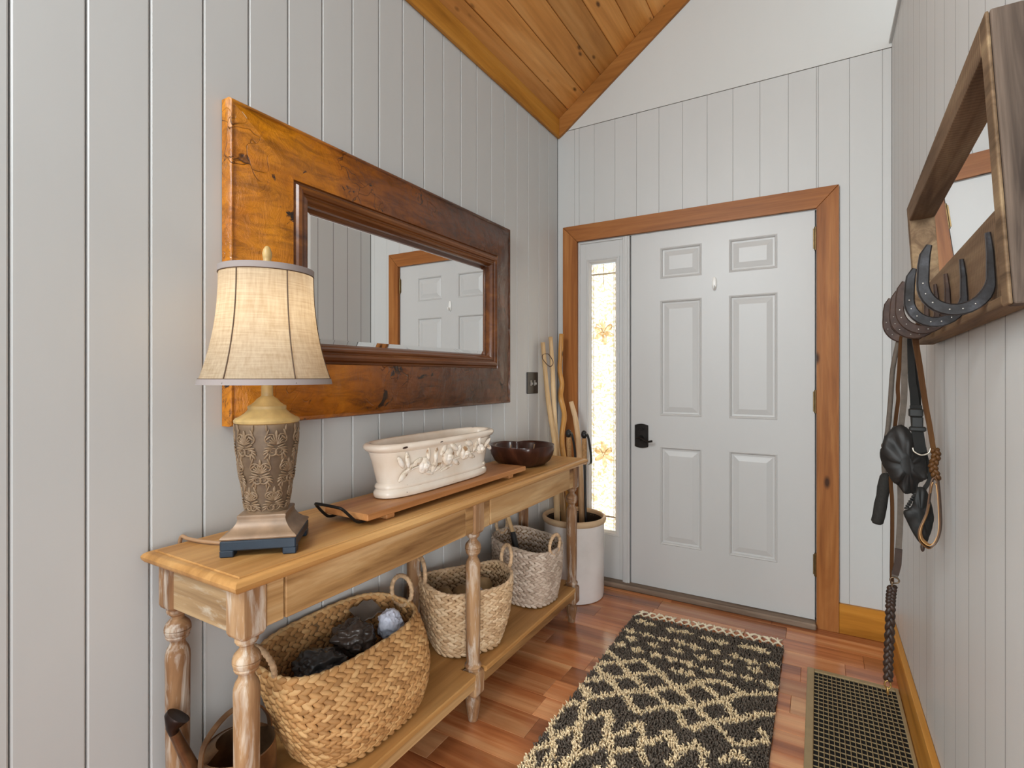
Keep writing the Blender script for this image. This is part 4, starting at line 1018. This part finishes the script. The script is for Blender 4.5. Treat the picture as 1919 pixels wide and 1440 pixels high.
RUG_LINES = [[(0.609,2.228),(0.67,2.189),(0.741,2.118),(0.775,2.088),(0.828,2.043),(0.869,2.014)],[(0.61,2.115),(0.7,2.179),(0.765,2.239),(0.803,2.217),(0.865,2.171),(0.928,2.111),(0.973,2.075)],[(0.605,1.969),(0.683,2.034),(0.766,2.103),(0.82,2.155),(0.872,2.185)],[(0.604,2.09),(0.668,2.046),(0.714,2.004),(0.757,1.965)],[(0.602,1.939),(0.659,1.899)],[(0.749,1.96),(0.855,2.032),(0.913,2.093),(0.985,2.145),(0.995,2.188),(1.086,2.242),(1.143,2.219),(1.18,2.197)],[(0.995,2.188),(1.055,2.158),(1.084,2.141)],[(0.617,1.923),(0.669,1.869),(0.734,1.938),(0.791,1.988),(0.869,2.049),(0.926,2.105)],[(0.693,2.036),(0.741,1.985),(0.781,1.966),(0.812,1.923),(0.853,1.879)],[(0.788,2.091),(0.84,2.032),(0.888,2.018),(0.934,1.985),(0.982,1.955),(1.016,1.894),(1.053,1.898),(1.086,1.953)],[(0.86,1.888),(0.925,1.96),(0.975,1.989),(1.032,2.032),(1.075,2.077),(1.118,2.123),(1.16,2.188),(1.226,2.227),(1.283,2.261)],[(0.897,2.133),(0.953,2.109),(1.002,2.054),(1.038,2.026),(1.066,1.986),(1.104,1.963),(1.137,1.931),(1.17,1.885),(1.196,1.892),(1.277,1.955)],[(0.998,2.18),(1.049,2.166),(1.086,2.134),(1.121,2.104),(1.158,2.049),(1.197,2.036)],[(1.128,1.986),(1.196,2.044),(1.242,2.099),(1.287,2.125)],[(0.614,1.807),(0.665,1.836),(0.691,1.747),(0.713,1.657),(0.741,1.579),(0.742,1.522)],[(0.614,1.807),(0.6,1.712),(0.614,1.649),(0.655,1.599),(0.619,1.523),(0.608,1.429)],[(0.663,1.627),(0.701,1.709)],[(0.708,1.758),(0.763,1.827),(0.789,1.769),(0.789,1.727),(0.819,1.687),(0.85,1.614),(0.866,1.567)],[(0.741,1.579),(0.783,1.611),(0.809,1.673)],[(0.809,1.713),(0.851,1.754),(0.852,1.798),(0.884,1.825),(0.91,1.756),(0.925,1.672),(0.954,1.653)],[(0.849,1.643),(0.907,1.7)],[(0.94,1.75),(0.977,1.829),(1.008,1.782),(1.027,1.718),(1.014,1.681)],[(1.024,1.731),(1.068,1.825),(1.101,1.791),(1.109,1.723)],[(1.159,1.781),(1.193,1.845),(1.222,1.811)],[(0.676,1.483),(0.681,1.544),(0.654,1.59)],[(1.246,2.003),(1.265,1.989)],[(1.249,2.316),(1.27,2.307)]]
def cream(x, y):
    """True where the pile is cream: star spots on a staggered grid at the far end, then a lattice of lines"""
    c = np.zeros_like(x, dtype=bool)
    r_ = random.Random(11)
    for sx, sy in RUG_SPOTS:
        rx, ry = r_.uniform(.025, .031), r_.uniform(.020, .025); an = np.arctan2(y-sy, x-sx)
        c |= np.hypot((x-sx)/rx, (y-sy)/ry) < 1 + 0.28*np.cos(4*an + r_.uniform(0, 1))
    L = []
    for ln_ in RUG_LINES: L += list(zip(ln_, ln_[1:]))
    for k in range(7):                                     # the end nearest the camera
        x0 = 0.625 + k*0.1; yt = 1.50 + 0.028*k
        for q in range(5): L.append(((x0 + (q % 2)*0.05, yt - q*0.13), (x0 + ((q+1) % 2)*0.05, yt - (q+1)*0.13))); L.append(((x0 + 0.05, yt - q*0.13 - 0.06), (x0 + 0.10, yt - q*0.13)))
    for a, b_ in L: c |= seg_d(x, y, a, b_) < 0.0145 + 0.003*np.sin(x*140 + y*110)
    return c
sp = 0.0082
nx = int((RX1-RX0)/sp); ny = int((RY1+0.02-RY0)/sp)
gx, gy = np.meshgrid(np.arange(nx), np.arange(ny)); gx = gx.ravel(); gy = gy.ravel()
N = len(gx)
px = RX0 + (gx + 0.5 + rng.uniform(-.4, .4, N))*sp; py = RY0 + (gy + 0.5 + rng.uniform(-.4, .4, N))*sp
keep = py < RY1 - 0.014 + 0.034*(px-RX0)/(RX1-RX0); px, py = px[keep], py[keep]; N = len(px)
fe = RY1 - 0.012 + 0.034*(px-RX0)/(RX1-RX0)
isc = cream(px + rng.normal(0, .002, N), py + rng.normal(0, .002, N))
az = rng.uniform(0, 2*PI, N); ln = rng.uniform(.005, .012, N); hz = rng.uniform(.016, .024, N)
d1 = np.stack([np.cos(az), np.sin(az)], 1)*ln[:, None]
d1[:, 1] -= 0.003
rad = rng.uniform(.0030, .0042, N)
V = np.zeros((N, 7, 3))
for k in range(3):
    a = az + k*2*PI/3
    V[:, k, 0] = px + np.cos(a)*rad; V[:, k, 1] = py + np.sin(a)*rad; V[:, k, 2] = 0.004
    V[:, 3+k, 0] = px + d1[:, 0]*0.4 + np.cos(a)*rad*1.15; V[:, 3+k, 1] = py + d1[:, 1]*0.4 + np.sin(a)*rad*1.15; V[:, 3+k, 2] = hz*0.75
V[:, 6, 0] = px + d1[:, 0]; V[:, 6, 1] = py + d1[:, 1]; V[:, 6, 2] = hz
quads = np.array([[0, 1, 4, 3], [1, 2, 5, 4], [2, 0, 3, 5]]); tris = np.array([[3, 4, 6], [4, 5, 6], [5, 3, 6]])
off = (np.arange(N)*7)[:, None, None]
q = (quads[None] + off).reshape(-1, 4); t3 = (tris[None] + off).reshape(-1, 3)
me = bpy.data.meshes.new('pile')
me.vertices.add(N*7); me.vertices.foreach_set('co', V.ravel())
nl = len(q)*4 + len(t3)*3
me.loops.add(nl); me.loops.foreach_set('vertex_index', np.concatenate([q.ravel(), t3.ravel()]))
me.polygons.add(len(q)+len(t3))
ls = np.concatenate([np.arange(len(q))*4, len(q)*4 + np.arange(len(t3))*3]); me.polygons.foreach_set('loop_start', ls)
me.update(calc_edges=True)
cd = np.array(lin('#6a6056')[:3]); cc_ = np.array(lin('#f6e0b8')[:3])
base_c = np.where(isc[:, None], cc_[None], cd[None])*rng.uniform(.82, 1.15, N)[:, None]
colr = np.repeat(np.concatenate([base_c, np.ones((N, 1))], 1), 7, axis=0)
at = me.color_attributes.new('yarn', 'FLOAT_COLOR', 'POINT'); at.data.foreach_set('color', colr.ravel())
me.polygons.foreach_set('use_smooth', [True]*len(me.polygons))
ym = M('rug_yarn'); a_n = ym.n('ShaderNodeAttribute', attribute_name='yarn'); ym.col(a_n.outputs['Color']).rough(0.95, 0.15)
me.materials.append(ym.m)
pile = link('pile', me, rug); pile['kind'] = 'stuff'
frm = plain('fringe_cotton', '#f8eacf', 0.9, 0.2, 0, 0.12, 60)
nf = 17
for k in range(nf):
    x = RX0 + 0.004 + (RX1-RX0-0.008)*(k+0.5)/nf; y = far_edge(x); w = (RX1-RX0)/nf
    b = MB()
    for s_ in (-1, 1): b.tube(catmull([(x + s_*w*0.52, y - 0.006, 0.010), (x + s_*w*0.42, y + 0.016, 0.008), (x + s_*0.003, y + 0.036, 0.009)], 4), 0.0046, 6)
    b.lens((x, y + 0.040, 0.009), (0, 0.009, 0), (0.0085, 0, 0), (0, 0, 0.007), 8)
    for s_ in range(6):
        a_ = random.uniform(-0.9, 0.9); L = random.uniform(.026, .040)
        b.tube(catmull([(x, y + 0.044, 0.009), (x + math.sin(a_)*L*0.5, y + 0.044 + L*0.45, 0.011 + random.uniform(-.004, .004)), (x + math.sin(a_)*L, y + 0.044 + L*math.cos(a_*0.8), 0.006 + random.uniform(-.003, .004))], 3), 0.0036, 5)
    b.build('tassel', frm, rug, 180)

# ================================================================== FLOOR VENT
vent = thing('floor_vent', 'tan metal floor return vent grille with open grid along the baseboard', 'vent', (0, 0, 0))
VX0, VX1, VY0, VY1 = 1.384, 1.698, 1.62, 2.556
tanm2 = plain('vent_tan', '#a8946e', 0.4, 0.5, 0.2, 0.08, 20)
fwv = 0.026
for a, c_ in (((VX0, VY0), (VX0+fwv, VY1)), ((VX1-0.012, VY0), (VX1, VY1)), ((VX0+fwv, VY1-fwv), (VX1-0.012, VY1)), ((VX0+fwv, VY0), (VX1-0.012, VY0+fwv))):
    b = MB().cbox((*a, 0.0006), (*c_, 0.0075), 0.002); b.build('frame_bar', tanm2, vent)
b = MB().box((VX0+0.01, VY0+0.01, 0.0004), (VX1-0.005, VY1-0.01, 0.0012)); b.build('duct_shade', plain('duct_shade_black', '#0a0908', 0.9), vent)  # flat black sheet stands in for the unlit depth of the duct
gx0, gx1 = VX0+fwv, VX1-0.012
ng = 18
barm = MB().cbox((-0.0011, VY0+fwv, 0.0014), (0.0011, VY1-fwv, 0.0066), 0.0004).mesh('slat', tanm2)
for k in range(1, ng): link('slat', barm, vent, (gx0 + (gx1-gx0)*k/ng, 0, 0))
cm_ = MB().cbox((gx0, -0.0010, 0.0012), (gx1, 0.0010, 0.0046), 0.0004).mesh('cross_slat', tanm2)
nc = 32
for k in range(1, nc): link('cross_slat', cm_, vent, (0, VY0+fwv + (VY1-VY0-2*fwv)*k/nc, 0))

# ================================================================== RUSTIC RACK
CXm = 1.425
def RP(s, h, off=0.0):
    """point on the front plane of the rack: s 0 near .. 1 far, h 0 bottom .. 1 top, off = metres towards the wall"""
    A = Vector((CXm + 0.250, 1.075, 1.357)); B = Vector((CXm + 0.250, 1.930, 1.336)); Cc = Vector((CXm + 0.222, 1.075, 1.812)); D = Vector((CXm + 0.225, 1.930, 1.742))
    p = A.lerp(B, s).lerp(Cc.lerp(D, s), h); return p + Vector((off, 0, 0))
rack = thing('mirror_rack', 'rustic barnwood framed mirror with horseshoe hooks on the wall', 'coat rack', (0, 0, 0))
barn_g = wood('barnwood_grey', '#3d322b', '#6f5f53', '#8b7b6d', 2, 1.1, 0.75, bump=0.6, rnd=4.0, contrast=1.3)
barn_b = wood('barnwood_brown', '#4a3826', '#7a624a', '#9c8464', 1, 1.1, 0.7, bump=0.6, rnd=4.0, contrast=1.2)
barn_saw = wood('barnwood_sawn', '#4c3826', '#7a614a', '#947c60', 1, 0.9, 0.75, bump=0.5, rnd=4.0, saw=True)
def bar(name, p0, p1, q0, q1, th, mat, off0=0.0):
    """board whose front quad is p0,p1 (outer edge) q0,q1 (inner edge); thickness towards the wall"""
    o = Vector((th, 0, 0)); f0 = Vector((off0, 0, 0)); b = MB()
    b.loft([[p0+f0, p1+f0, q1+f0, q0+f0], [p0+f0+o, p1+f0+o, q1+f0+o, q0+f0+o]])
    me = b.mesh(name, mat); o_ = link(name, me, rack)
    bv = o_.modifiers.new('edge', 'BEVEL'); bv.width = 0.003; bv.segments = 2; bv.limit_method = 'ANGLE'
    return o_
TH = 0.040; LS = 0.855; LH = 0.43
ws, wt, wb_ = 0.030/LS, 0.050/LH, 0.016/LH
bar('near_post', RP(-0.008, -0.005), RP(-0.008, 1.0), RP(ws, -0.005), RP(ws, 1.0), TH, barn_g, 0.006)
bar('post_edge', RP(-0.006, -0.005), RP(-0.006, 0.998), RP(ws, -0.005), RP(ws, 0.998), 0.0055, barn_b)
bar('far_post', RP(1.0, 0), RP(1.0, 1), RP(1-ws, 0), RP(1-ws, 1), TH, barn_b)
bar('top_rail', RP(ws, 1), RP(1-ws, 1), RP(ws, 1-wt), RP(1-ws, 1-wt), TH, barn_saw)
bar('bottom_rail', RP(ws, 0), RP(1-ws, 0), RP(ws, wb_), RP(1-ws, wb_), TH, barn_b, 0.0)
bar('hook_board', RP(ws, wb_), RP(1-ws, wb_), RP(ws, 0.375), RP(1-ws, 0.375), 0.020, barn_saw, 0.014)
b = MB(); o3 = Vector((0.030, 0, 0)); o4 = Vector((0.034, 0, 0))
crn = [RP(ws*.6, wb_), RP(1-ws*.6, wb_), RP(1-ws*.6, 1-wt*.6), RP(ws*.6, 1-wt*.6)]
b.loft([[p+o3 for p in crn], [p+o4 for p in crn]]); b.build('mirror_glass', MT['mirror'], rack)
shoe_m = M('forged_iron'); f_ = shoe_m.noise(shoe_m.coords(), 30, 5, 0.65); shoe_m.col(shoe_m.ramp(f_, [(0.3, lin('#272321')), (0.55, lin('#3a3839')), (0.78, lin('#58575c'))])).rough(0.42, 0.5, 0.6); shoe_m.bump(f_, 0.3, 0.001)
rust_m = M('rusted_iron'); f_ = rust_m.noise(rust_m.coords(), 30, 5, 0.65); rust_m.col(rust_m.ramp(f_, [(0.3, lin('#2c1f1a')), (0.55, lin('#45332b')), (0.78, lin('#5e4a3e'))])).rough(0.5, 0.5, 0.4); rust_m.bump(f_, 0.3, 0.001)
dot_m = plain('hole_dot', '#b9b6b0', 0.3, 0.5, 0.8)  # bright dots stand in for nail holes with the lit wall showing through
for y, sc_, rot in ((1.180, 1.0, 0), (1.372, 0.97, 0.0), (1.525, 0.97, 0.0), (1.652, 0.96, 0), (1.792, 0.98, 0)):
    s = (y - 1.075)/0.855; zb = RP(s, 0).z
    xb = RP(s, 0.2).x + 0.0135                       # face of the hook board
    W_ = 0.104*sc_; Hh = 0.128*sc_; rr_ = W_/2 - 0.0055
    x1 = xb - 0.005; x0 = x1 - W_ + 0.012; zc = zb + 0.010 + (x1-x0)/2
    path = [Vector((x1 - 0.004, y, zc + Hh*0.62)), Vector((x1 - 0.001, y, zc + Hh*0.35)), Vector((x1, y, zc))]
    K = 16
    for k in range(1, K): a_ = -PI*k/K; path.append(Vector(((x0+x1)/2 + (x1-x0)/2*math.cos(a_), y, zc + (x1-x0)/2*math.sin(a_)*1.08)))
    path += [Vector((x0, y, zc)), Vector((x0 + 0.001, y, zc + Hh*0.25)), Vector((x0 + 0.003, y, zc + Hh*0.40)), Vector((x0 + 0.009, y, zc + Hh*0.53))]
    n = len(path); rings = []
    for i, p in enumerate(path):
        tg = (path[min(i+1, n-1)] - path[max(i-1, 0)]).normalized(); nn = Vector((-tg.z, 0, tg.x)); u = i/(n-1)
        wv2 = (0.0082 + 0.0022*math.sin(u*PI))*(1 if u > 0.22 else 0.45 + 2.5*u); 
        if i == n-1: wv2 *= 0.55
        if i == n-2: wv2 *= 0.95
        hy = 0.0052; c_ = 0.0022
        # thicken away from the board so the inner branch stays on its face
        rings.append([p + nn*a2 + Vector((0, e, 0)) for a2, e in ((wv2, -hy+c_), (wv2-c_, -hy), (-wv2+c_, -hy), (-wv2, -hy+c_), (-wv2, hy-c_), (-wv2+c_, hy), (wv2-c_, hy), (wv2, hy-c_))])
    b = MB(); b.loft(rings); hk = b.build('horseshoe_hook', shoe_m.m if y < 1.4 else rust_m.m, rack, 40)
    for i in (7, 9, 11, 14, 16, 18):
        b = MB(); p = path[i]; b.lens(p + Vector((0, -0.0052, 0)), (0.0016, 0, 0), (0, 0.0010, 0), (0, 0, 0.0016), 6)
        b.build('hole_dot', dot_m, hk, 180)

# ================================================================== THINGS HANGING ON THE HOOKS
greyrope = plain('grey_webbing', '#5b5148', 0.8, 0.3, 0, 0.15, 80); leather = wood('strap_leather', '#33200f', '#4f321a', '#664626', 2, 1.5, 0.45, rnd=0); leather_d = plain('dark_leather', '#33231a', 0.5, 0.4, 0, 0.3, 50); blackn = plain('black_nylon', '#171614', 0.6, 0.4, 0, 0.25, 40); pale_l = plain('pale_leather', '#b98a52', 0.6); steel = plain('pale_steel', '#c3bcae', 0.3, 0.5, 0.8); foam = plain('black_foam', '#262421', 0.85, 0.3, 0, 0.2, 200, 0.3)
le = thing('dog_leash', 'grey brown rope leash ending in a black foam grip, hung on rack', 'leash', (0, 0, 0), 0, 'leashes on the horseshoe hooks')
b = MB(); b.tube(catmull([(1.640, 1.795, 1.378), (1.632, 1.80, 1.372), (1.620, 1.803, 1.350), (1.615, 1.802, 1.330), (1.604, 1.80, 1.263), (1.599, 1.80, 1.179), (1.593, 1.80, 1.097), (1.587, 1.80, 1.05), (1.584, 1.80, 0.995), (1.586, 1.80, 0.955)], 6), 0.0062, 8); b.build('rope', greyrope, le, 180)
b = MB(); b.lens((1.588, 1.80, 1.048), (0.011, 0, 0), (0, 0.010, 0), (0, 0, 0.012), 10); b.build('knot', greyrope, le, 180)
b = MB(); b.tube([(1.5885, 1.80, 0.972), (1.587, 1.80, 0.960), (1.583, 1.80, 0.930), (1.580, 1.80, 0.905), (1.576, 1.80, 0.88), (1.572, 1.80, 0.85), (1.568, 1.80, 0.832), (1.567, 1.80, 0.826)], [0.008, 0.0135, 0.0155, 0.0145, 0.0158, 0.0152, 0.0150, 0.010], 12); b.build('foam_grip', foam, le, 180)
le = thing('dog_leash', 'long grey strap leash with snap hook and dark braided lower end nearly touching vent', 'leash', (0, 0, 0), 0, 'leashes on the horseshoe hooks')
b = MB(); b.strap(catmull([(1.648, 1.776, 1.378), (1.640, 1.775, 1.374), (1.631, 1.774, 1.352), (1.629, 1.772, 1.332), (1.627, 1.77, 1.262), (1.626, 1.77, 1.181), (1.619, 1.77, 1.101), (1.616, 1.77, 1.017), (1.618, 1.77, 0.957), (1.618, 1.77, 0.866), (1.614, 1.77, 0.774), (1.612, 1.77, 0.73), (1.605, 1.77, 0.692)], 6), 0.014, 0.003, (1, 0, 0)); b.build('strap', greyrope, le, 40)
b = MB(); b.strap([(1.614, 1.768, 0.772), (1.612, 1.768, 0.73), (1.606, 1.768, 0.70)], 0.016, 0.007, (1, 0, 0)); b.build('sleeve', leather_d, le, 40)
b = MB(); b.tube([(1.605 + 0.010*math.cos(a_), 1.768, 0.684 + 0.008*math.sin(a_)) for a_ in [2*PI*k/18 for k in range(18)]], 0.0022, 6, closed=True)
b.tube(catmull([(1.600, 1.768, 0.680), (1.598, 1.768, 0.660), (1.590, 1.768, 0.645), (1.596, 1.768, 0.628), (1.606, 1.768, 0.636), (1.602, 1.768, 0.650)], 5), 0.0028, 6); b.build('snap_hook', plain('bronze_snap', '#6b5844', 0.35, 0.5, 0.8), le, 180)
b = MB(); path = catmull([(1.600, 1.77, 0.665), (1.597, 1.77, 0.639), (1.596, 1.77, 0.613), (1.595, 1.77, 0.565), (1.593, 1.77, 0.504), (1.591, 1.77, 0.457), (1.591, 1.77, 0.405)], 10)
for ph in (0, 2*PI/3, 4*PI/3): b.tube([p + Vector((0.0065*math.cos(i*0.55+ph), 0.0045*math.sin(i*1.1+2*ph), 0)) for i, p in enumerate(path)], 0.0062, 7)
b.build('braid', leather_d, le, 180)
b = MB(); b.tube([(1.590 + 0.007*math.cos(a_), 1.77, 0.392 + 0.011*math.sin(a_)) for a_ in [2*PI*k/16 for k in range(16)]], 0.0022, 6, closed=True); b.lens((1.590, 1.77, 0.374), (0, 0, 0.012), (0.004, 0, 0), (0, 0.004, 0), 8); b.build('brass_snap', plain('brass_snap', '#a98a52', 0.3, 0.5, 0.9), le, 180)
le = thing('dog_leash', 'thin brown leather leash hanging between the two grey straps', 'leash', (0, 0, 0), 0, 'leashes on the horseshoe hooks')
b = MB(); b.strap(catmull([(1.640, 1.786, 1.377), (1.630, 1.786, 1.372), (1.622, 1.787, 1.352), (1.62, 1.787, 1.33), (1.617, 1.787, 1.263), (1.614, 1.787, 1.213), (1.615, 1.787, 1.18), (1.61, 1.787, 1.132), (1.602, 1.786, 1.032), (1.600, 1.785, 0.986), (1.598, 1.784, 0.954), (1.601, 1.784, 0.892), (1.601, 1.784, 0.799), (1.600, 1.784, 0.707), (1.601, 1.784, 0.668)], 6), 0.009, 0.003, (1, 0.2, 0)); b.build('strap', leather, le, 40)
le = thing('dog_leash', 'brown leather leash with plaited handle loop hanging closest to the wall', 'leash', (0, 0, 0), 0, 'leashes on the horseshoe hooks')
b = MB(); b.strap(catmull([(1.655, 1.664, 1.380), (1.645, 1.668, 1.374), (1.638, 1.674, 1.352), (1.640, 1.678, 1.327), (1.649, 1.68, 1.261), (1.660, 1.68, 1.17), (1.668, 1.68, 1.119), (1.675, 1.68, 1.065), (1.680, 1.68, 1.04)], 6), [0.016 - 0.006*k/48 for k in range(49)], 0.003, (1, 0.25, 0)); b.build('strap', leather, le, 40)
b = MB(); path = [Vector((1.678 + 0.003*math.sin(k*.2), 1.68, 1.060 - 0.075*k/40)) for k in range(41)]
for ph in (0, 2*PI/3, 4*PI/3): b.tube([p + Vector((0.006*math.cos(i*0.32+ph), 0.005*math.sin(i*0.64+2*ph), 0)) for i, p in enumerate(path)], 0.0048, 7)
b.build('plait', leather, le, 180)
lp = catmull([(1.680, 1.68, 0.990), (1.672, 1.678, 0.975), (1.663, 1.676, 0.903), (1.648, 1.674, 0.856), (1.649, 1.674, 0.828), (1.660, 1.674, 0.814), (1.670, 1.674, 0.812), (1.681, 1.675, 0.827), (1.689, 1.676, 0.862), (1.689, 1.677, 0.906), (1.685, 1.679, 0.975), (1.680, 1.68, 0.990)], 7)
b = MB(); b.strap(lp, 0.020, 0.0028, (0.35, 1, 0)); lpo = b.build('handle_loop', leather, le, 40)
cxl = Vector((1.670, 1.675, 0.88)); b = MB(); b.strap([p.lerp(Vector((cxl.x, p.y, p.z if 0.84 < p.z < 0.95 else cxl.z)), 0.10) for p in lp[4:-4]], 0.018, 0.002, (0.35, 1, 0)); b.build('loop_lining', pale_l, lpo, 40)
hp = thing('harness_pouch', 'black nylon belt pouch with buckle strap and metal ring hung on hook', 'pouch', (0, 0, 0))
b = MB(); b.strap(catmull([(1.655, 1.735, 1.380), (1.645, 1.735, 1.374), (1.636, 1.732, 1.350), (1.636, 1.730, 1.308), (1.638, 1.728, 1.237), (1.642, 1.726, 1.199), (1.644, 1.722, 1.158)], 6), [0.010 + 0.010*k/36 for k in range(37)], 0.003, (1, 0.3, 0)); b.build('strap', blackn, hp, 40)
b = MB(); b.strap([(1.645, 1.718, 1.168), (1.646, 1.717, 1.14), (1.648, 1.716, 1.10), (1.653, 1.715, 1.06), (1.656, 1.715, 1.045)], 0.026, 0.004, (1, 0.2, 0)); b.build('lower_strap', blackn, hp, 40)
bk = plain('buckle_plastic', '#22211f', 0.3)
b = MB(); b.cbox((1.629, 1.708, 1.138), (1.660, 1.720, 1.160), 0.003); b.cbox((1.634, 1.709, 1.110), (1.660, 1.719, 1.139), 0.003); b.cbox((1.630, 1.708, 1.100), (1.666, 1.720, 1.113), 0.003); b.build('buckle', bk, hp)
b = MB(); b.tube(catmull([(1.637, 1.706, 1.058), (1.640, 1.705, 1.048), (1.655, 1.704, 1.040), (1.670, 1.705, 1.047), (1.674, 1.706, 1.060)], 6), 0.0022, 8); b.build('ring', steel, hp, 180)
def bagmesh(poly, yc, dy, mat, name, parent, nz=0.006, seed=0.0):
    P_ = catmull([Vector((p[0], 0, p[1])) for p in poly], 6, True); cx2 = sum(p.x for p in P_)/len(P_); cz2 = sum(p.z for p in P_)/len(P_)
    rings = []
    for f, e in ((0.30, -1.0), (0.62, -0.86), (0.86, -0.58), (0.97, -0.25), (1.0, 0), (0.97, 0.25), (0.86, 0.6), (0.6, 0.85), (0.3, 0.95)):
        ring = []
        for p in P_:
            q = Vector((cx2 + (p.x-cx2)*f, yc + dy*e, cz2 + (p.z-cz2)*f)); d = mnoise.fractal(q*34 + Vector((seed, 0, 0)), 0.75, 2.2, 4)
            ring.append(q + Vector((0, d*nz, d*nz*0.4)))
        rings.append(ring)
    b = MB(); b.loft(rings); return b.build(name, mat, parent, 180)
bagmesh([(1.570, 1.02), (1.584, 1.085), (1.617, 1.115), (1.650, 1.070), (1.668, 1.03), (1.670, 0.985), (1.656, 0.964), (1.646, 0.937), (1.628, 0.930), (1.600, 0.958)], 1.738, 0.019, plain('pouch_nylon', '#1d1a18', 0.55, 0.4, 0, 0.4, 30), 'pouch_body', hp, 0.016, 1.0)
pb = thing('small_black_bag', 'small black drawstring bag hanging behind the plaited leash loop', 'bag', (0, 0, 0))
bagmesh([(1.617, 0.885), (1.633, 0.905), (1.642, 0.945), (1.652, 0.955), (1.667, 0.945), (1.680, 0.885), (1.670, 0.83), (1.660, 0.812), (1.643, 0.825)], 1.703, 0.010, blackn, 'bag_body', pb, 0.007, 4.0)
b = MB(); b.strap(catmull([(1.657, 1.706, 0.945), (1.676, 1.730, 0.98), (1.672, 1.765, 1.03), (1.660, 1.768, 1.10), (1.655, 1.762, 1.25), (1.642, 1.758, 1.36), (1.652, 1.758, 1.379)], 6), 0.010, 0.002, (1, 0, 0)); b.build('strap', blackn, pb, 40)
b = MB()
for k in range(7): b.lens((1.624 + 0.003*k, 1.702, 0.900 + 0.0065*k), (0.006, 0, 0.002), (0, 0.004, 0), (0, 0, 0.0035), 6)
b.build('gathered_edge', blackn, pb, 180)
b = MB(); b.lens((1.658, 1.71, 0.800), (0, 0, 0.012), (0.005, 0, 0), (0, 0.004, 0), 6); b.build('cord_end', leather_d, pb, 180)
